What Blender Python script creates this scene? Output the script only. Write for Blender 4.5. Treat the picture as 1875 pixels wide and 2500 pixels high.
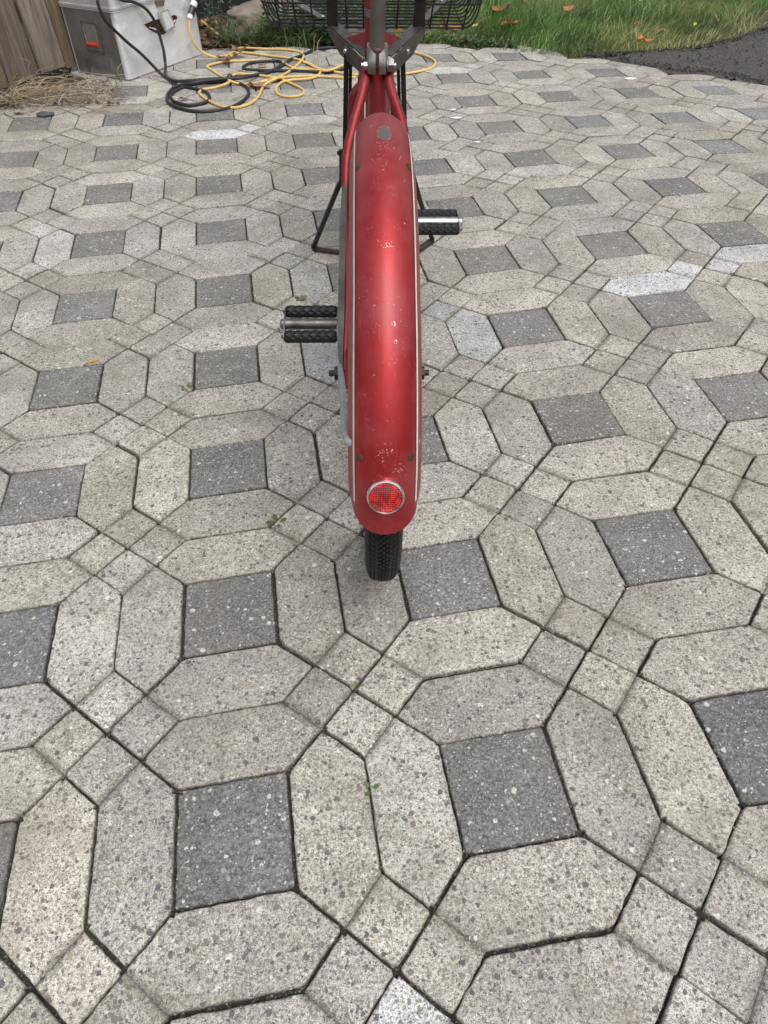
import bpy, math, random
import numpy as np
from math import sin, cos, tan, pi, radians, sqrt, atan2, hypot, exp
from mathutils import Vector, Matrix, noise as mnoise

random.seed(7)
rng = np.random.default_rng(7)
for o in list(bpy.data.objects):
    bpy.data.objects.remove(o, do_unlink=True)
S = bpy.context.scene
COL = S.collection

# ------------------------------------------------------------------ camera, sky, sun, exposure
PITCH, ROLL, FPX = .787472, -.0259284, 1754.14
CP, SP, CR, SR = cos(PITCH), sin(PITCH), cos(ROLL), sin(ROLL)
FW = Vector((0, CP, -SP)); _r = Vector((1, 0, 0)); _d = Vector((0, -SP, -CP))
RT = CR * _r - SR * _d; DN = SR * _r + CR * _d
CAM = Vector((0, 0, 1))
cd = bpy.data.cameras.new('camera'); cam = bpy.data.objects.new('camera', cd); COL.objects.link(cam)
cd.sensor_fit = 'VERTICAL'; cd.sensor_height = 24; cd.lens = FPX / 2500 * 24
cd.clip_start = .02; cd.clip_end = 400
m = Matrix((RT, -DN, -FW)).transposed().to_4x4(); m.translation = CAM; cam.matrix_world = m
S.camera = cam

W = bpy.data.worlds.new('World'); S.world = W; W.use_nodes = True
nt = W.node_tree; nt.nodes.clear()
SUN_EL, SUN_AZ = radians(62), radians(150)          # azimuth clockwise from +y
sky = nt.nodes.new('ShaderNodeTexSky'); sky.sky_type = 'NISHITA'; sky.sun_disc = False
sky.sun_elevation = SUN_EL; sky.sun_rotation = SUN_AZ; sky.air_density = 1.0; sky.dust_density = 5; sky.ozone_density = 1
hs = nt.nodes.new('ShaderNodeHueSaturation'); hs.inputs['Saturation'].default_value = .22
bg = nt.nodes.new('ShaderNodeBackground'); bg.inputs['Strength'].default_value = .15
wo = nt.nodes.new('ShaderNodeOutputWorld')
nt.links.new(sky.outputs[0], hs.inputs['Color']); nt.links.new(hs.outputs[0], bg.inputs[0]); nt.links.new(bg.outputs[0], wo.inputs[0])
sl = bpy.data.lights.new('sun', 'SUN'); sl.energy = 1.2; sl.angle = radians(42); sl.color = (1, .97, .93)
so = bpy.data.objects.new('sun', sl); COL.objects.link(so)
sd = Vector((sin(SUN_AZ) * cos(SUN_EL), cos(SUN_AZ) * cos(SUN_EL), sin(SUN_EL)))
so.rotation_euler = sd.to_track_quat('Z', 'Y').to_euler(); so.location = (2, -3, 6)
S.view_settings.view_transform = 'Standard'; S.view_settings.look = 'None'
S.view_settings.gamma = 1; S.view_settings.exposure = .29
try: S.view_settings.use_curve_mapping = False
except Exception: pass

# ------------------------------------------------------------------ pixel helpers (photo 1875 x 2500)
def ray(px, py): return FW + (px - 937.5) / FPX * RT + (py - 1250) / FPX * DN
def gz(px, py, z=0.0):
    v = ray(px, py); return CAM + v * ((z - 1) / v.z)
def gy(px, py, y):
    v = ray(px, py); return CAM + v * (y / v.y)
def proj(p):
    q = Vector(p) - CAM; d = q.dot(FW)
    return 937.5 + FPX * q.dot(RT) / d, 1250 + FPX * q.dot(DN) / d, d

# ------------------------------------------------------------------ object helpers
def tag(o, label=None, cat=None, group=None, kind=None):
    if label: o['label'] = label
    if cat: o['category'] = cat
    if group: o['group'] = group
    if kind: o['kind'] = kind
    return o
def empty(name, loc=(0, 0, 0), mat=None):
    o = bpy.data.objects.new(name, None); o.empty_display_size = .05; COL.objects.link(o)
    if mat is not None: o.matrix_world = mat
    else: o.location = loc
    return o
class MB:
    """collects geometry for one mesh object"""
    def __init__(s): s.v = []; s.f = []; s.c = []
    def add(s, vs, fs, col=None):
        n = len(s.v); s.v.extend([tuple(p) for p in vs]); s.f.extend([tuple(i + n for i in f) for f in fs])
        if col is not None:
            s.c.extend([col] * len(vs) if not isinstance(col, list) else col)
        return s
    def box(s, c, size, M=None, bev=0):
        x, y, z = [a / 2 for a in size]; c = Vector(c)
        if bev:
            pts = []
            b = bev
            for sx in (-1, 1):
                for sy in (-1, 1):
                    for sz in (-1, 1):
                        pts += [(sx * x, sy * (y - b), sz * (z - b)), (sx * (x - b), sy * y, sz * (z - b)), (sx * (x - b), sy * (y - b), sz * z)]
            import bmesh
            bm = bmesh.new()
            for p in pts: bm.verts.new(p)
            r = bmesh.ops.convex_hull(bm, input=bm.verts[:])
            bm.verts.index_update()
            vs = [v.co.copy() for v in bm.verts]; fs = [[v.index for v in f.verts] for f in bm.faces]; bm.free()
        else:
            vs = [Vector((a, b_, d)) for a in (-x, x) for b_ in (-y, y) for d in (-z, z)]
            fs = [(0, 1, 3, 2), (4, 6, 7, 5), (0, 4, 5, 1), (2, 3, 7, 6), (0, 2, 6, 4), (1, 5, 7, 3)]
        if M is not None: vs = [M @ Vector(p) for p in vs]
        return s.add([Vector(p) + c for p in vs], fs)
    def tube(s, pts, r, n=8, cap=True, flat=None, up=None):
        pts = [Vector(p) for p in pts]; N = len(pts)
        rs = r if isinstance(r, (list, tuple)) else [r] * N
        T = [(pts[min(i + 1, N - 1)] - pts[max(i - 1, 0)]).normalized() for i in range(N)]
        a = Vector(up) if up is not None else (Vector((0, 0, 1)) if abs(T[0].z) < .9 else Vector((1, 0, 0)))
        u = T[0].cross(a).normalized(); vs = []
        for i in range(N):
            if i:
                q = T[i - 1].rotation_difference(T[i]); u = q @ u
            u = (u - T[i] * u.dot(T[i])).normalized(); w = T[i].cross(u)
            for k in range(n):
                an = 2 * pi * (k + .5) / n; ru = rs[i]; rw = rs[i] if flat is None else rs[i] * flat
                vs.append(pts[i] + u * (cos(an) * ru) + w * (sin(an) * rw))
        fs = [(i * n + k, i * n + (k + 1) % n, (i + 1) * n + (k + 1) % n, (i + 1) * n + k) for i in range(N - 1) for k in range(n)]
        if cap: fs += [tuple(range(n))[::-1], tuple((N - 1) * n + k for k in range(n))]
        return s.add(vs, fs)
    def cyl(s, a, b, r, n=16): return s.tube([a, b], r, n)
    def revolve(s, prof, c, ax, n=24, up=(0, 0, 1)):
        """prof: (radius, along axis)"""
        ax = Vector(ax).normalized(); c = Vector(c); u = ax.orthogonal().normalized(); w = ax.cross(u); vs = []; m = len(prof)
        for k in range(n):
            an = 2 * pi * k / n; d = u * cos(an) + w * sin(an)
            vs += [c + d * p[0] + ax * p[1] for p in prof]
        fs = [(k * m + j, ((k + 1) % n) * m + j, ((k + 1) % n) * m + j + 1, k * m + j + 1) for k in range(n) for j in range(m - 1)]
        return s.add(vs, fs)
    def build(s, name, mat, parent=None, smooth=True, angle=35, origin=None, solid=0, sub=0, fix=True):
        me = bpy.data.meshes.new(name)
        vs = s.v
        if origin is not None:
            o_ = Vector(origin); vs = [(p[0] - o_.x, p[1] - o_.y, p[2] - o_.z) for p in vs]
        me.from_pydata(vs, [], s.f)
        if s.c:
            at = me.color_attributes.new('tint', 'FLOAT_COLOR', 'POINT')
            at.data.foreach_set('color', np.array(s.c, dtype=np.float32).ravel())
        me.materials.append(mat)
        if fix:
            import bmesh
            bm = bmesh.new(); bm.from_mesh(me); bmesh.ops.recalc_face_normals(bm, faces=bm.faces)
            if smooth:
                ca = radians(angle)
                for e in bm.edges: e.smooth = len(e.link_faces) == 2 and e.calc_face_angle(3) < ca
            bm.to_mesh(me); bm.free()
        if smooth: me.polygons.foreach_set('use_smooth', [True] * len(me.polygons))
        me.update()
        o = bpy.data.objects.new(name, me); COL.objects.link(o)
        if parent is not None: o.parent = parent
        if origin is not None: o.location = origin
        if solid:
            md = o.modifiers.new('solid', 'SOLIDIFY'); md.thickness = solid; md.offset = -1
        if sub:
            md = o.modifiers.new('sub', 'SUBSURF'); md.levels = md.render_levels = sub
        return o
def spline(P, n=8):
    """Catmull-Rom through points"""
    P = [Vector(p) for p in P]; Q = []
    for i in range(len(P) - 1):
        a = P[max(i - 1, 0)]; b = P[i]; c = P[i + 1]; d = P[min(i + 2, len(P) - 1)]
        for k in range(n):
            t = k / n
            Q.append(.5 * ((2 * b) + (c - a) * t + (2 * a - 5 * b + 4 * c - d) * t * t + (3 * b - a - 3 * c + d) * t ** 3))
    Q.append(P[-1]); return Q
def fn(x, y, z=0.0): return mnoise.noise(Vector((x, y, z)))

# ------------------------------------------------------------------ materials
class NT:
    def __init__(s, name):
        s.m = bpy.data.materials.new(name); s.m.use_nodes = True; s.t = s.m.node_tree; s.t.nodes.clear()
        s.out = s.t.nodes.new('ShaderNodeOutputMaterial'); s.b = s.t.nodes.new('ShaderNodeBsdfPrincipled')
        s.t.links.new(s.b.outputs[0], s.out.inputs[0])
    def n(s, t, **k):
        x = s.t.nodes.new('ShaderNode' + t)
        for a, b in k.items(): setattr(x, a, b)
        return x
    def L(s, a, b): s.t.links.new(a, b)
    def set(s, **k):
        for a, b in k.items(): s.inp(a.replace('_', ' '), b)
        return s
    def inp(s, key, v):
        i = s.b.inputs[key]
        if hasattr(v, 'is_linked') or hasattr(v, 'links'): s.L(v, i)
        else: i.default_value = (*v, 1) if isinstance(v, tuple) and len(v) == 3 and i.type == 'RGBA' else v
    def co(s, kind='pos', scale=None):
        if kind == 'pos': o = s.n('NewGeometry').outputs['Position']
        else: o = s.n('TexCoord').outputs['Object']
        if scale:
            mp = s.n('Mapping'); mp.inputs['Scale'].default_value = scale; s.L(o, mp.inputs[0]); o = mp.outputs[0]
        return o
    def noise(s, co, scale, detail=3, rough=.5, dist=0.):
        x = s.n('TexNoise'); x.inputs['Scale'].default_value = scale; x.inputs['Detail'].default_value = detail
        x.inputs['Roughness'].default_value = rough; x.inputs['Distortion'].default_value = dist; s.L(co, x.inputs['Vector']); return x.outputs['Fac']
    def vor(s, co, scale, feature='F1', rnd=1.):
        x = s.n('TexVoronoi'); x.feature = feature; x.inputs['Scale'].default_value = scale; x.inputs['Randomness'].default_value = rnd
        s.L(co, x.inputs['Vector']); return x
    def ramp(s, f, stops, interp='LINEAR'):
        x = s.n('ValToRGB'); x.color_ramp.interpolation = interp
        while len(x.color_ramp.elements) < len(stops): x.color_ramp.elements.new(.5)
        for e, (p, c) in zip(x.color_ramp.elements, stops):
            e.position = p; e.color = (c, c, c, 1) if not isinstance(c, tuple) else (*c, 1)
        s.L(f, x.inputs[0]); return x.outputs[0]
    def mix(s, f, a, b, mode='MIX'):
        x = s.n('Mix'); x.data_type = 'RGBA'; x.blend_type = mode
        for i, v in ((0, f), (6, a), (7, b)):
            if hasattr(v, 'links'): s.L(v, x.inputs[i])
            else: x.inputs[i].default_value = (*v, 1) if isinstance(v, tuple) else v
        return x.outputs[2]
    def math(s, op, a, b=0., c=None, clamp=False):
        x = s.n('Math'); x.operation = op; x.use_clamp = clamp
        for i, v in enumerate((a, b) if c is None else (a, b, c)):
            if hasattr(v, 'links'): s.L(v, x.inputs[i])
            else: x.inputs[i].default_value = v
        return x.outputs[0]
    def bump(s, h, strength=.3, dist=.001, nrm=None):
        x = s.n('Bump'); x.inputs['Strength'].default_value = strength; x.inputs['Distance'].default_value = dist
        s.L(h, x.inputs['Height'])
        if nrm is not None: s.L(nrm, x.inputs['Normal'])
        s.L(x.outputs[0], s.b.inputs['Normal']); return x.outputs[0]
    def sep(s, c):
        x = s.n('SeparateColor'); s.L(c, x.inputs[0]); return x.outputs
    def attr(s, name):
        x = s.n('Attribute'); x.attribute_name = name; return x.outputs['Color']

def simple(name, col, rough=.5, metal=0., coat=0., var=.12, scale=40, bump=0., bd=.001, co='obj', col2=None, spec=.5):
    t = NT(name); c = t.co(co); f = t.noise(c, scale, 5, .6)
    c2 = col2 if col2 else tuple(x * (1 - var * 2) for x in col)
    t.inp('Base Color', t.mix(t.ramp(f, [(.32, 0.), (.68, 1.)]), c2, col))
    r = t.ramp(t.noise(c, scale * 2.3, 4), [(.3, max(rough - .1, .05)), (.7, min(rough + .12, 1))])
    t.inp('Roughness', r); t.set(Metallic=metal, Coat_Weight=coat); t.inp('Specular IOR Level', spec)
    if bump: t.bump(t.noise(c, scale * 4, 4), bump, bd)
    return t.m

def concrete(name, dark):
    t = NT(name); p = t.co(); tint = t.attr('tint')
    # cement paste: fine salt and pepper
    wn = t.noise(p, 950, 2, .6); f1 = t.noise(p, 230, 5, .78); big = t.noise(p, 7, 4, .6); mid = t.noise(p, 38, 4, .6)
    g = t.ramp(f1, [(.37, .50 if dark else .44), (.485, 1.), (.60, 1.7 if dark else 1.38)])
    col = t.mix(1., tint, g, 'MULTIPLY')
    col = t.mix(1., col, t.ramp(wn, [(.36, .45 if not dark else .6), (.5, 1.), (.64, 1.45)]), 'MULTIPLY')
    col = t.mix(1., col, t.ramp(big, [(.3, .76), (.7, 1.16)]), 'MULTIPLY')
    col = t.mix(1., col, t.ramp(mid, [(.3, .88), (.72, 1.1)]), 'MULTIPLY')
    hs_ = []
    warp = t.n('VectorMath', operation='ADD'); nz = t.n('TexNoise'); nz.inputs['Scale'].default_value = 160; t.L(p, nz.inputs['Vector'])
    sc = t.n('VectorMath', operation='SCALE'); sc.inputs['Scale'].default_value = .006; t.L(nz.outputs['Color'], sc.inputs[0])
    t.L(p, warp.inputs[0]); t.L(sc.outputs[0], warp.inputs[1]); pw = warp.outputs[0]
    for scale, lo, hi, dens in ((96, .22, .46, .50), (165, .20, .46, .42), (330, .18, .46, .38)):
        v = t.vor(pw, scale); rc = t.sep(v.outputs['Color'])
        thr = t.math('MULTIPLY', t.ramp(rc[0], [(dens, 0.), (dens + .02, lo), (1., hi)]), 1.)
        mask = t.math('MULTIPLY', t.math('SUBTRACT', thr, v.outputs['Distance']), 22., clamp=True)
        if dark:
            pal = [(0., (.20, .19, .18)), (.30, (.10, .10, .105)), (.58, (.30, .29, .27)), (.72, (.16, .15, .14)), (.86, (.52, .5, .46))]
        else:
            pal = [(0., (.16, .145, .125)), (.2, (.24, .22, .185)), (.38, (.10, .10, .105)), (.5, (.31, .27, .21)), (.60, (.18, .145, .12)), (.72, (.44, .41, .35)), (.80, (.08, .08, .09)), (.93, (.60, .58, .53))]
        sc_ = t.ramp(rc[1], pal, 'CONSTANT')
        col = t.mix(t.math('MULTIPLY', mask, .9), col, sc_); hs_.append(mask)
    # black pinholes
    v = t.vor(p, 430); rc = t.sep(v.outputs['Color'])
    hole = t.math('MULTIPLY', t.math('SUBTRACT', t.ramp(rc[0], [(.62, 0.), (.64, .2), (1., .5)]), v.outputs['Distance']), 9., clamp=True)
    gate = t.ramp(t.noise(p, 16, 4), [(.38, .25), (.62, 1.)])
    hole = t.math('MULTIPLY', hole, gate)
    col = t.mix(t.math('MULTIPLY', hole, .8), col, (.035, .033, .03))
    # stains
    st = t.ramp(t.noise(p, 4.3, 6, .7), [(.5, 0.), (.66, .8)])
    col = t.mix(st, col, (.12, .11, .085), 'MIX') if False else t.mix(t.math('MULTIPLY', st, .55), col, (.17, .155, .125))
    t.inp('Base Color', col); t.set(Roughness=.93); t.inp('Specular IOR Level', .25)
    h = t.math('ADD', t.math('MULTIPLY', f1, .9), t.math('MULTIPLY', hole, -.8))
    h = t.math('ADD', h, t.math('MULTIPLY', hs_[0], .15)); h = t.math('ADD', h, t.math('MULTIPLY', wn, .4))
    t.bump(h, .55, .0016)
    return t.m

M_PAV = concrete('light_concrete', False); M_DPAV = concrete('dark_concrete', True)

def red_paint(name, wear=1., clusters=()):
    t = NT(name); c = t.co('obj')
    base = t.mix(t.ramp(t.noise(c, 9, 4, .6), [(.3, 0.), (.7, 1.)]), (.30, .013, .017), (.37, .019, .023))
    # dull chalky haze, stronger in patches
    hz = t.math('MULTIPLY', t.ramp(t.noise(c, 14, 5, .65), [(.42, 0.), (.75, .6)]), .55 * wear)
    col = t.mix(hz, base, (.27, .10, .11))
    st = t.co('obj', (30, 9, 9)); sm = t.ramp(t.noise(st, 3.2, 5, .7), [(.52, 0.), (.72, .5)])
    col = t.mix(t.math('MULTIPLY', sm, .5 * wear), col, (.16, .03, .035))
    # flecks
    wv = t.n('VectorMath', operation='ADD'); wn_ = t.n('TexNoise'); wn_.inputs['Scale'].default_value = 260; t.L(c, wn_.inputs['Vector']); ws = t.n('VectorMath', operation='SCALE'); ws.inputs['Scale'].default_value = .011; t.L(wn_.outputs['Color'], ws.inputs[0]); t.L(c, wv.inputs[0]); t.L(ws.outputs[0], wv.inputs[1])
    v = t.vor(wv.outputs[0], 300); rc = t.sep(v.outputs['Color'])
    fl = t.math('MULTIPLY', t.math('SUBTRACT', t.ramp(rc[0], [(.80, 0.), (.82, .10), (1., .34)]), v.outputs['Distance']), 20., clamp=True)
    gate = t.ramp(t.noise(c, 19, 3), [(.5, .0), (.58, 1.)]); fl = t.math('MULTIPLY', fl, gate)
    for (pc, rad) in clusters:
        d = t.n('VectorMath', operation='DISTANCE'); t.L(c, d.inputs[0]); d.inputs[1].default_value = pc
        dd = t.math('ADD', d.outputs['Value'], t.math('MULTIPLY', t.math('SUBTRACT', t.noise(c, 75, 3, .6), .5), rad * 2.2))
        near = t.math('MULTIPLY', t.math('SUBTRACT', rad, dd), 260., clamp=True)
        v2 = t.vor(wv.outputs[0], 430); r2 = t.sep(v2.outputs['Color'])
        f2 = t.math('MULTIPLY', t.math('SUBTRACT', t.ramp(r2[0], [(.45, 0.), (.5, .10), (1., .42)]), v2.outputs['Distance']), 16., clamp=True)
        fl = t.math('MAXIMUM', fl, t.math('MULTIPLY', f2, near))
    # scratches: two stretched directions
    sc = []
    for rot, s1 in ((.35, 1.), (-.7, 1.3), (1.2, .8)):
        mp = t.n('Mapping'); mp.inputs['Rotation'].default_value = (.3 * rot, rot, rot); mp.inputs['Scale'].default_value = (900 * s1, 38, 38); t.L(t.co('obj'), mp.inputs[0])
        q = t.ramp(t.noise(mp.outputs[0], 1, 2, .5), [(.66, 0.), (.70, 1.)])
        q = t.math('MULTIPLY', q, t.ramp(t.noise(c, 17 * s1, 3), [(.55, 0.), (.60, 1.)])); sc.append(q)
    sm_ = t.math('ADD', t.math('ADD', sc[0], sc[1]), sc[2], clamp=True)
    mk = t.math('MULTIPLY', t.math('ADD', fl, t.math('MULTIPLY', sm_, .22), clamp=True), .8 * wear)
    col = t.mix(mk, col, t.mix(t.ramp(t.noise(c, 31, 2), [(.45, 0.), (.55, 1.)]), (.16, .09, .085), (.60, .44, .42)))
    return t, c, col, mk, hz
def red_mat(name, wear=1., patch=None, dim=1., clusters=()):
    t, c, col, mk, hz = red_paint(name, wear, clusters)
    if dim != 1.: col = t.mix(1., col, (dim, dim, dim), 'MULTIPLY')
    met = t.math('SUBTRACT', .74, t.math('ADD', mk, hz), clamp=True)
    rough = t.math('ADD', .47, t.math('MULTIPLY', hz, .4))
    if patch:
        for (pc, rad, pcol) in patch:
            an = 2.5 if rad > .02 else 1.; mp = t.n('Mapping'); mp.inputs['Scale'].default_value = (an, 1, 1); t.L(c, mp.inputs[0]); d = t.n('VectorMath', operation='DISTANCE'); t.L(mp.outputs[0], d.inputs[0]); d.inputs[1].default_value = (pc[0] * an, pc[1], pc[2])
            nz = t.noise(c, 130, 4, .7); dd = t.math('ADD', d.outputs['Value'], t.math('MULTIPLY', t.math('SUBTRACT', nz, .5), min(rad * 1.2, .026)))
            pm = t.math('MULTIPLY', t.math('SUBTRACT', rad, dd), 1500., clamp=True)
            rim = t.math('MULTIPLY', t.math('SUBTRACT', t.math('ADD', rad, .0012), dd), 1500., clamp=True)
            rimn = t.math('MULTIPLY', rim, t.ramp(t.noise(c, 420, 3), [(.5, 0.), (.56, 1.)]))
            col = t.mix(rimn, col, (.60, .44, .42)); col = t.mix(pm, col, pcol)
            met = t.math('MULTIPLY', met, t.math('SUBTRACT', 1., pm)); rough = t.math('ADD', rough, t.math('MULTIPLY', pm, .35))
    t.inp('Base Color', col); t.inp('Metallic', met); t.inp('Roughness', rough); t.set(Coat_Weight=.35, Coat_Roughness=.36)
    t.bump(t.noise(c, 55, 3), .08, .001)
    return t.m

M_RED = red_mat('worn_red_paint', .8, None, .68)
M_STRIPE = simple('white_pinstripe', (.72, .70, .68), .45, var=.12, scale=60)
M_BLACK = simple('black_painted_steel', (.010, .009, .009), .8, 0., .0, var=.3, scale=30, col2=(.016, .013, .011), bump=.1, spec=.15)
M_BARM = simple('brown_black_bare_steel', (.085, .072, .066), .42, .4, var=.3, scale=25, bump=.1)
M_WIRE = simple('black_basket_wire', (.009, .009, .010), .5, 0., var=.2, scale=60, spec=.35)
M_GSTEEL = simple('dull_grey_steel', (.26, .25, .24), .42, .85, var=.22, scale=45, bump=.12)
M_POST = simple('stained_steel_tube', (.17, .155, .14), .45, .6, var=.25, scale=18, bump=.1)
M_CAST = simple('grey_cast_clamp', (.30, .285, .27), .48, .7, var=.2, scale=60, bump=.35)
M_ZINC = simple('zinc_plated_steel', (.55, .55, .55), .28, .95, var=.15, scale=60)
M_CHROME = simple('worn_chrome', (.62, .62, .62), .2, 1., var=.08, scale=50)
M_RUST = simple('rusty_steel', (.085, .055, .042), .7, .3, var=.3, scale=70, bump=.3)
M_AXLE = simple('oily_dark_steel', (.035, .030, .026), .5, .5, var=.3, scale=90, bump=.2)
M_BRACEG = simple('dull_light_steel_rod', (.42, .43, .44), .5, .45, var=.15, scale=50, bump=.1)
M_STAND = simple('worn_grey_black_bar', (.045, .041, .038), .45, .4, var=.35, scale=35, bump=.1)
M_RUBBER = simple('black_rubber', (.006, .0065, .008), .5, var=.2, scale=30, bump=.15, spec=.4)
M_TYRE = simple('tyre_rubber', (.008, .008, .008), .6, var=.25, scale=40, col2=(.013, .012, .012), bump=.2, spec=.35)
M_BRACE = simple('grey_green_worn_steel', (.085, .09, .08), .5, .4, var=.25, scale=22, bump=.1)
M_YCORD = simple('yellow_cord_sheath', (.66, .46, .17), .5, var=.1, scale=14, col2=(.56, .37, .12))
M_BCABLE = simple('black_cable_sheath', (.017, .017, .019), .5, var=.2, scale=20)
M_WHITEP = simple('white_plastic', (.75, .74, .70), .45, var=.08)
M_DKPLAS = simple('dark_grey_plastic', (.02, .02, .022), .4, var=.15)
M_REDGRIP = simple('red_rubber_grip', (.42, .035, .015), .5, var=.1)
M_BRASS = simple('tarnished_brass', (.10, .062, .03), .5, .6, var=.4, scale=50, bump=.2)
M_HBROWN = simple('brown_stained_steel', (.17, .13, .115), .45, .35, var=.12, scale=20)
M_YEL = simple('yellow_sticker', (.62, .38, .02), .5, var=.1)
M_ROCK = simple('weathered_stone', (.23, .20, .165), .95, var=.3, scale=9, bump=.7, bd=.006, col2=(.12, .095, .07))
M_DARKGAP = simple('dark_gap_black', (.012, .012, .014), .8, var=.3, scale=12, bump=.4, bd=.004)  # near-black colour stands in for the shade in the gap
M_SOIL = simple('dark_soil', (.045, .034, .024), .97, var=.35, scale=22, bump=.9, bd=.01, co='pos')
M_GROUND = simple('dry_earth', (.10, .085, .06), .97, var=.3, scale=5, bump=.5, bd=.01, co='pos', col2=(.05, .055, .028))

def joint_mat():
    t = NT('joint_sand'); p = t.co()
    f = t.noise(p, 60, 5, .7); g = t.noise(p, 500, 3)
    col = t.mix(t.ramp(f, [(.35, 0.), (.7, 1.)]), (.013, .012, .010), (.042, .036, .028))
    v = t.vor(p, 420); rc = t.sep(v.outputs['Color'])
    col = t.mix(t.ramp(rc[0], [(.86, 0.), (.88, .6)]), col, (.16, .145, .12))
    gm = t.ramp(t.noise(p, 6, 3), [(.62, 0.), (.72, .5)]); col = t.mix(gm, col, (.04, .05, .02))
    t.inp('Base Color', col); t.set(Roughness=.97); t.bump(t.math('ADD', f, g), .8, .003); return t.m
M_JOINT = joint_mat()
def asphalt_mat():
    t = NT('old_asphalt'); p = t.co(); v = t.vor(p, 260); rc = t.sep(v.outputs['Color'])
    col = t.ramp(rc[0], [(0., (.028, .025, .024)), (.45, (.055, .049, .047)), (.75, (.085, .077, .074)), (.92, (.17, .16, .15))])
    col = t.mix(t.ramp(t.noise(p, 4, 4), [(.4, 0.), (.75, .5)]), col, (.06, .052, .047))
    t.inp('Base Color', col); t.set(Roughness=.9)
    h = t.math('ADD', t.math('MULTIPLY', v.outputs['Distance'], -1.), t.noise(p, 60, 4)); t.bump(h, .9, .006); return t.m
M_ASPH = asphalt_mat()
def tint_mat(name, rough=.6, trans=.0, spec=.3):
    t = NT(name); a = t.attr('tint'); p = t.co()
    col = t.mix(1., a, t.ramp(t.noise(p, 45, 3), [(.3, .75), (.7, 1.2)]), 'MULTIPLY')
    t.inp('Base Color', col); t.set(Roughness=rough); t.inp('Specular IOR Level', spec)
    if trans:
        tr = t.n('BsdfTranslucent'); t.L(col, tr.inputs[0]); mx = t.n('MixShader'); mx.inputs[0].default_value = trans
        t.L(t.b.outputs[0], mx.inputs[1]); t.L(tr.outputs[0], mx.inputs[2]); t.L(mx.outputs[0], t.out.inputs[0])
    return t.m
M_GRASS = tint_mat('grass_blades', .45, .3, .5)
M_STRAW = tint_mat('dry_stems', .8, .1)
M_LEAF = tint_mat('leaf', .5, .25, .5)
M_CHIP = tint_mat('small_debris', .9)

def wood_mat():
    t = NT('weathered_board'); tint = t.attr('tint')
    c = t.co('obj', (24, 24, 1.1)); g = t.noise(c, 3.2, 6, .62, .6)
    c2 = t.co('obj', (90, 90, 3)); g2 = t.noise(c2, 2.4, 3, .6)
    k = t.ramp(g, [(.3, .42), (.45, .8), (.55, 1.05), (.7, 1.35)])
    col = t.mix(1., tint, k, 'MULTIPLY'); col = t.mix(1., col, t.ramp(g2, [(.3, .7), (.7, 1.2)]), 'MULTIPLY')
    d = t.co('obj'); low = t.n('SeparateXYZ'); t.L(d, low.inputs[0])
    col = t.mix(t.ramp(t.noise(d, 16, 3), [(.55, 0.), (.75, .4)]), col, (.12, .075, .045))
    t.inp('Base Color', col); t.set(Roughness=.85); t.bump(t.math('ADD', g, t.math('MULTIPLY', g2, .5)), .7, .004); return t.m
M_WOOD = wood_mat()
def alu_mat(name, ribs):
    t = NT(name); c = t.co('obj')
    f = t.noise(c, 5, 5, .6); f2 = t.noise(c, 60, 4, .6)
    col = t.mix(t.ramp(f, [(.35, 0.), (.7, 1.)]), (.74, .75, .78), (.90, .91, .93))
    col = t.mix(t.ramp(f2, [(.6, 0.), (.75, .5)]), col, (.50, .49, .48))
    t.inp('Base Color', col); t.set(Metallic=.82); t.inp('Roughness', t.ramp(f2, [(.3, .36), (.7, .52)]))
    dent = t.noise(c, 6.5, 2, .4, .8)
    if ribs:
        mp = t.n('Mapping'); mp.inputs['Scale'].default_value = (1, 1, 1); t.L(c, mp.inputs[0])
        w1 = t.n('TexWave', wave_type='BANDS', bands_direction='Z'); w1.inputs['Scale'].default_value = 48; w1.inputs['Distortion'].default_value = 0; t.L(c, w1.inputs['Vector'])
        w2 = t.n('TexWave', wave_type='BANDS', bands_direction='X'); w2.inputs['Scale'].default_value = 26; t.L(c, w2.inputs['Vector'])
        h = t.math('MULTIPLY', w1.outputs['Fac'], t.math('ADD', .4, t.math('MULTIPLY', w2.outputs['Fac'], .6)))
        b1 = t.n('Bump'); b1.inputs['Strength'].default_value = .55; b1.inputs['Distance'].default_value = .0012; t.L(h, b1.inputs['Height'])
        t.bump(dent, .5, .02, b1.outputs[0])
    else:
        t.bump(t.math('ADD', dent, t.math('MULTIPLY', f2, .05)), .35, .012)
    return t.m
M_ALU = alu_mat('ribbed_aluminium', True); M_ALU.node_tree.nodes['Principled BSDF'].inputs['Metallic'].default_value = .62; M_ALU2 = alu_mat('smooth_aluminium', False)
def lens_mat():
    t = NT('red_reflector_lens'); c = t.co('obj')
    w = t.n('TexWave', wave_type='BANDS', bands_direction='Z'); w.inputs['Scale'].default_value = 130; t.L(c, w.inputs['Vector'])
    w2 = t.n('TexWave', wave_type='BANDS', bands_direction='X'); w2.inputs['Scale'].default_value = 110; t.L(c, w2.inputs['Vector'])
    k = t.math('MULTIPLY', w.outputs['Fac'], w2.outputs['Fac'])
    patch = t.ramp(t.noise(c, 48, 2, .6, 1.5), [(.44, 0.), (.56, 1.)])
    a = t.mix(patch, (.30, .002, .003), (.72, .010, .008)); b = t.mix(patch, (.14, .0, .002), (.40, .004, .004))
    t.inp('Base Color', t.mix(t.ramp(k, [(.2, 0.), (.5, 1.)]), a, b)); t.set(Metallic=.25, Roughness=.25, Coat_Weight=1., Coat_Roughness=.05)
    t.bump(k, .9, .0015); return t.m
M_LENS = lens_mat()

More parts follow.
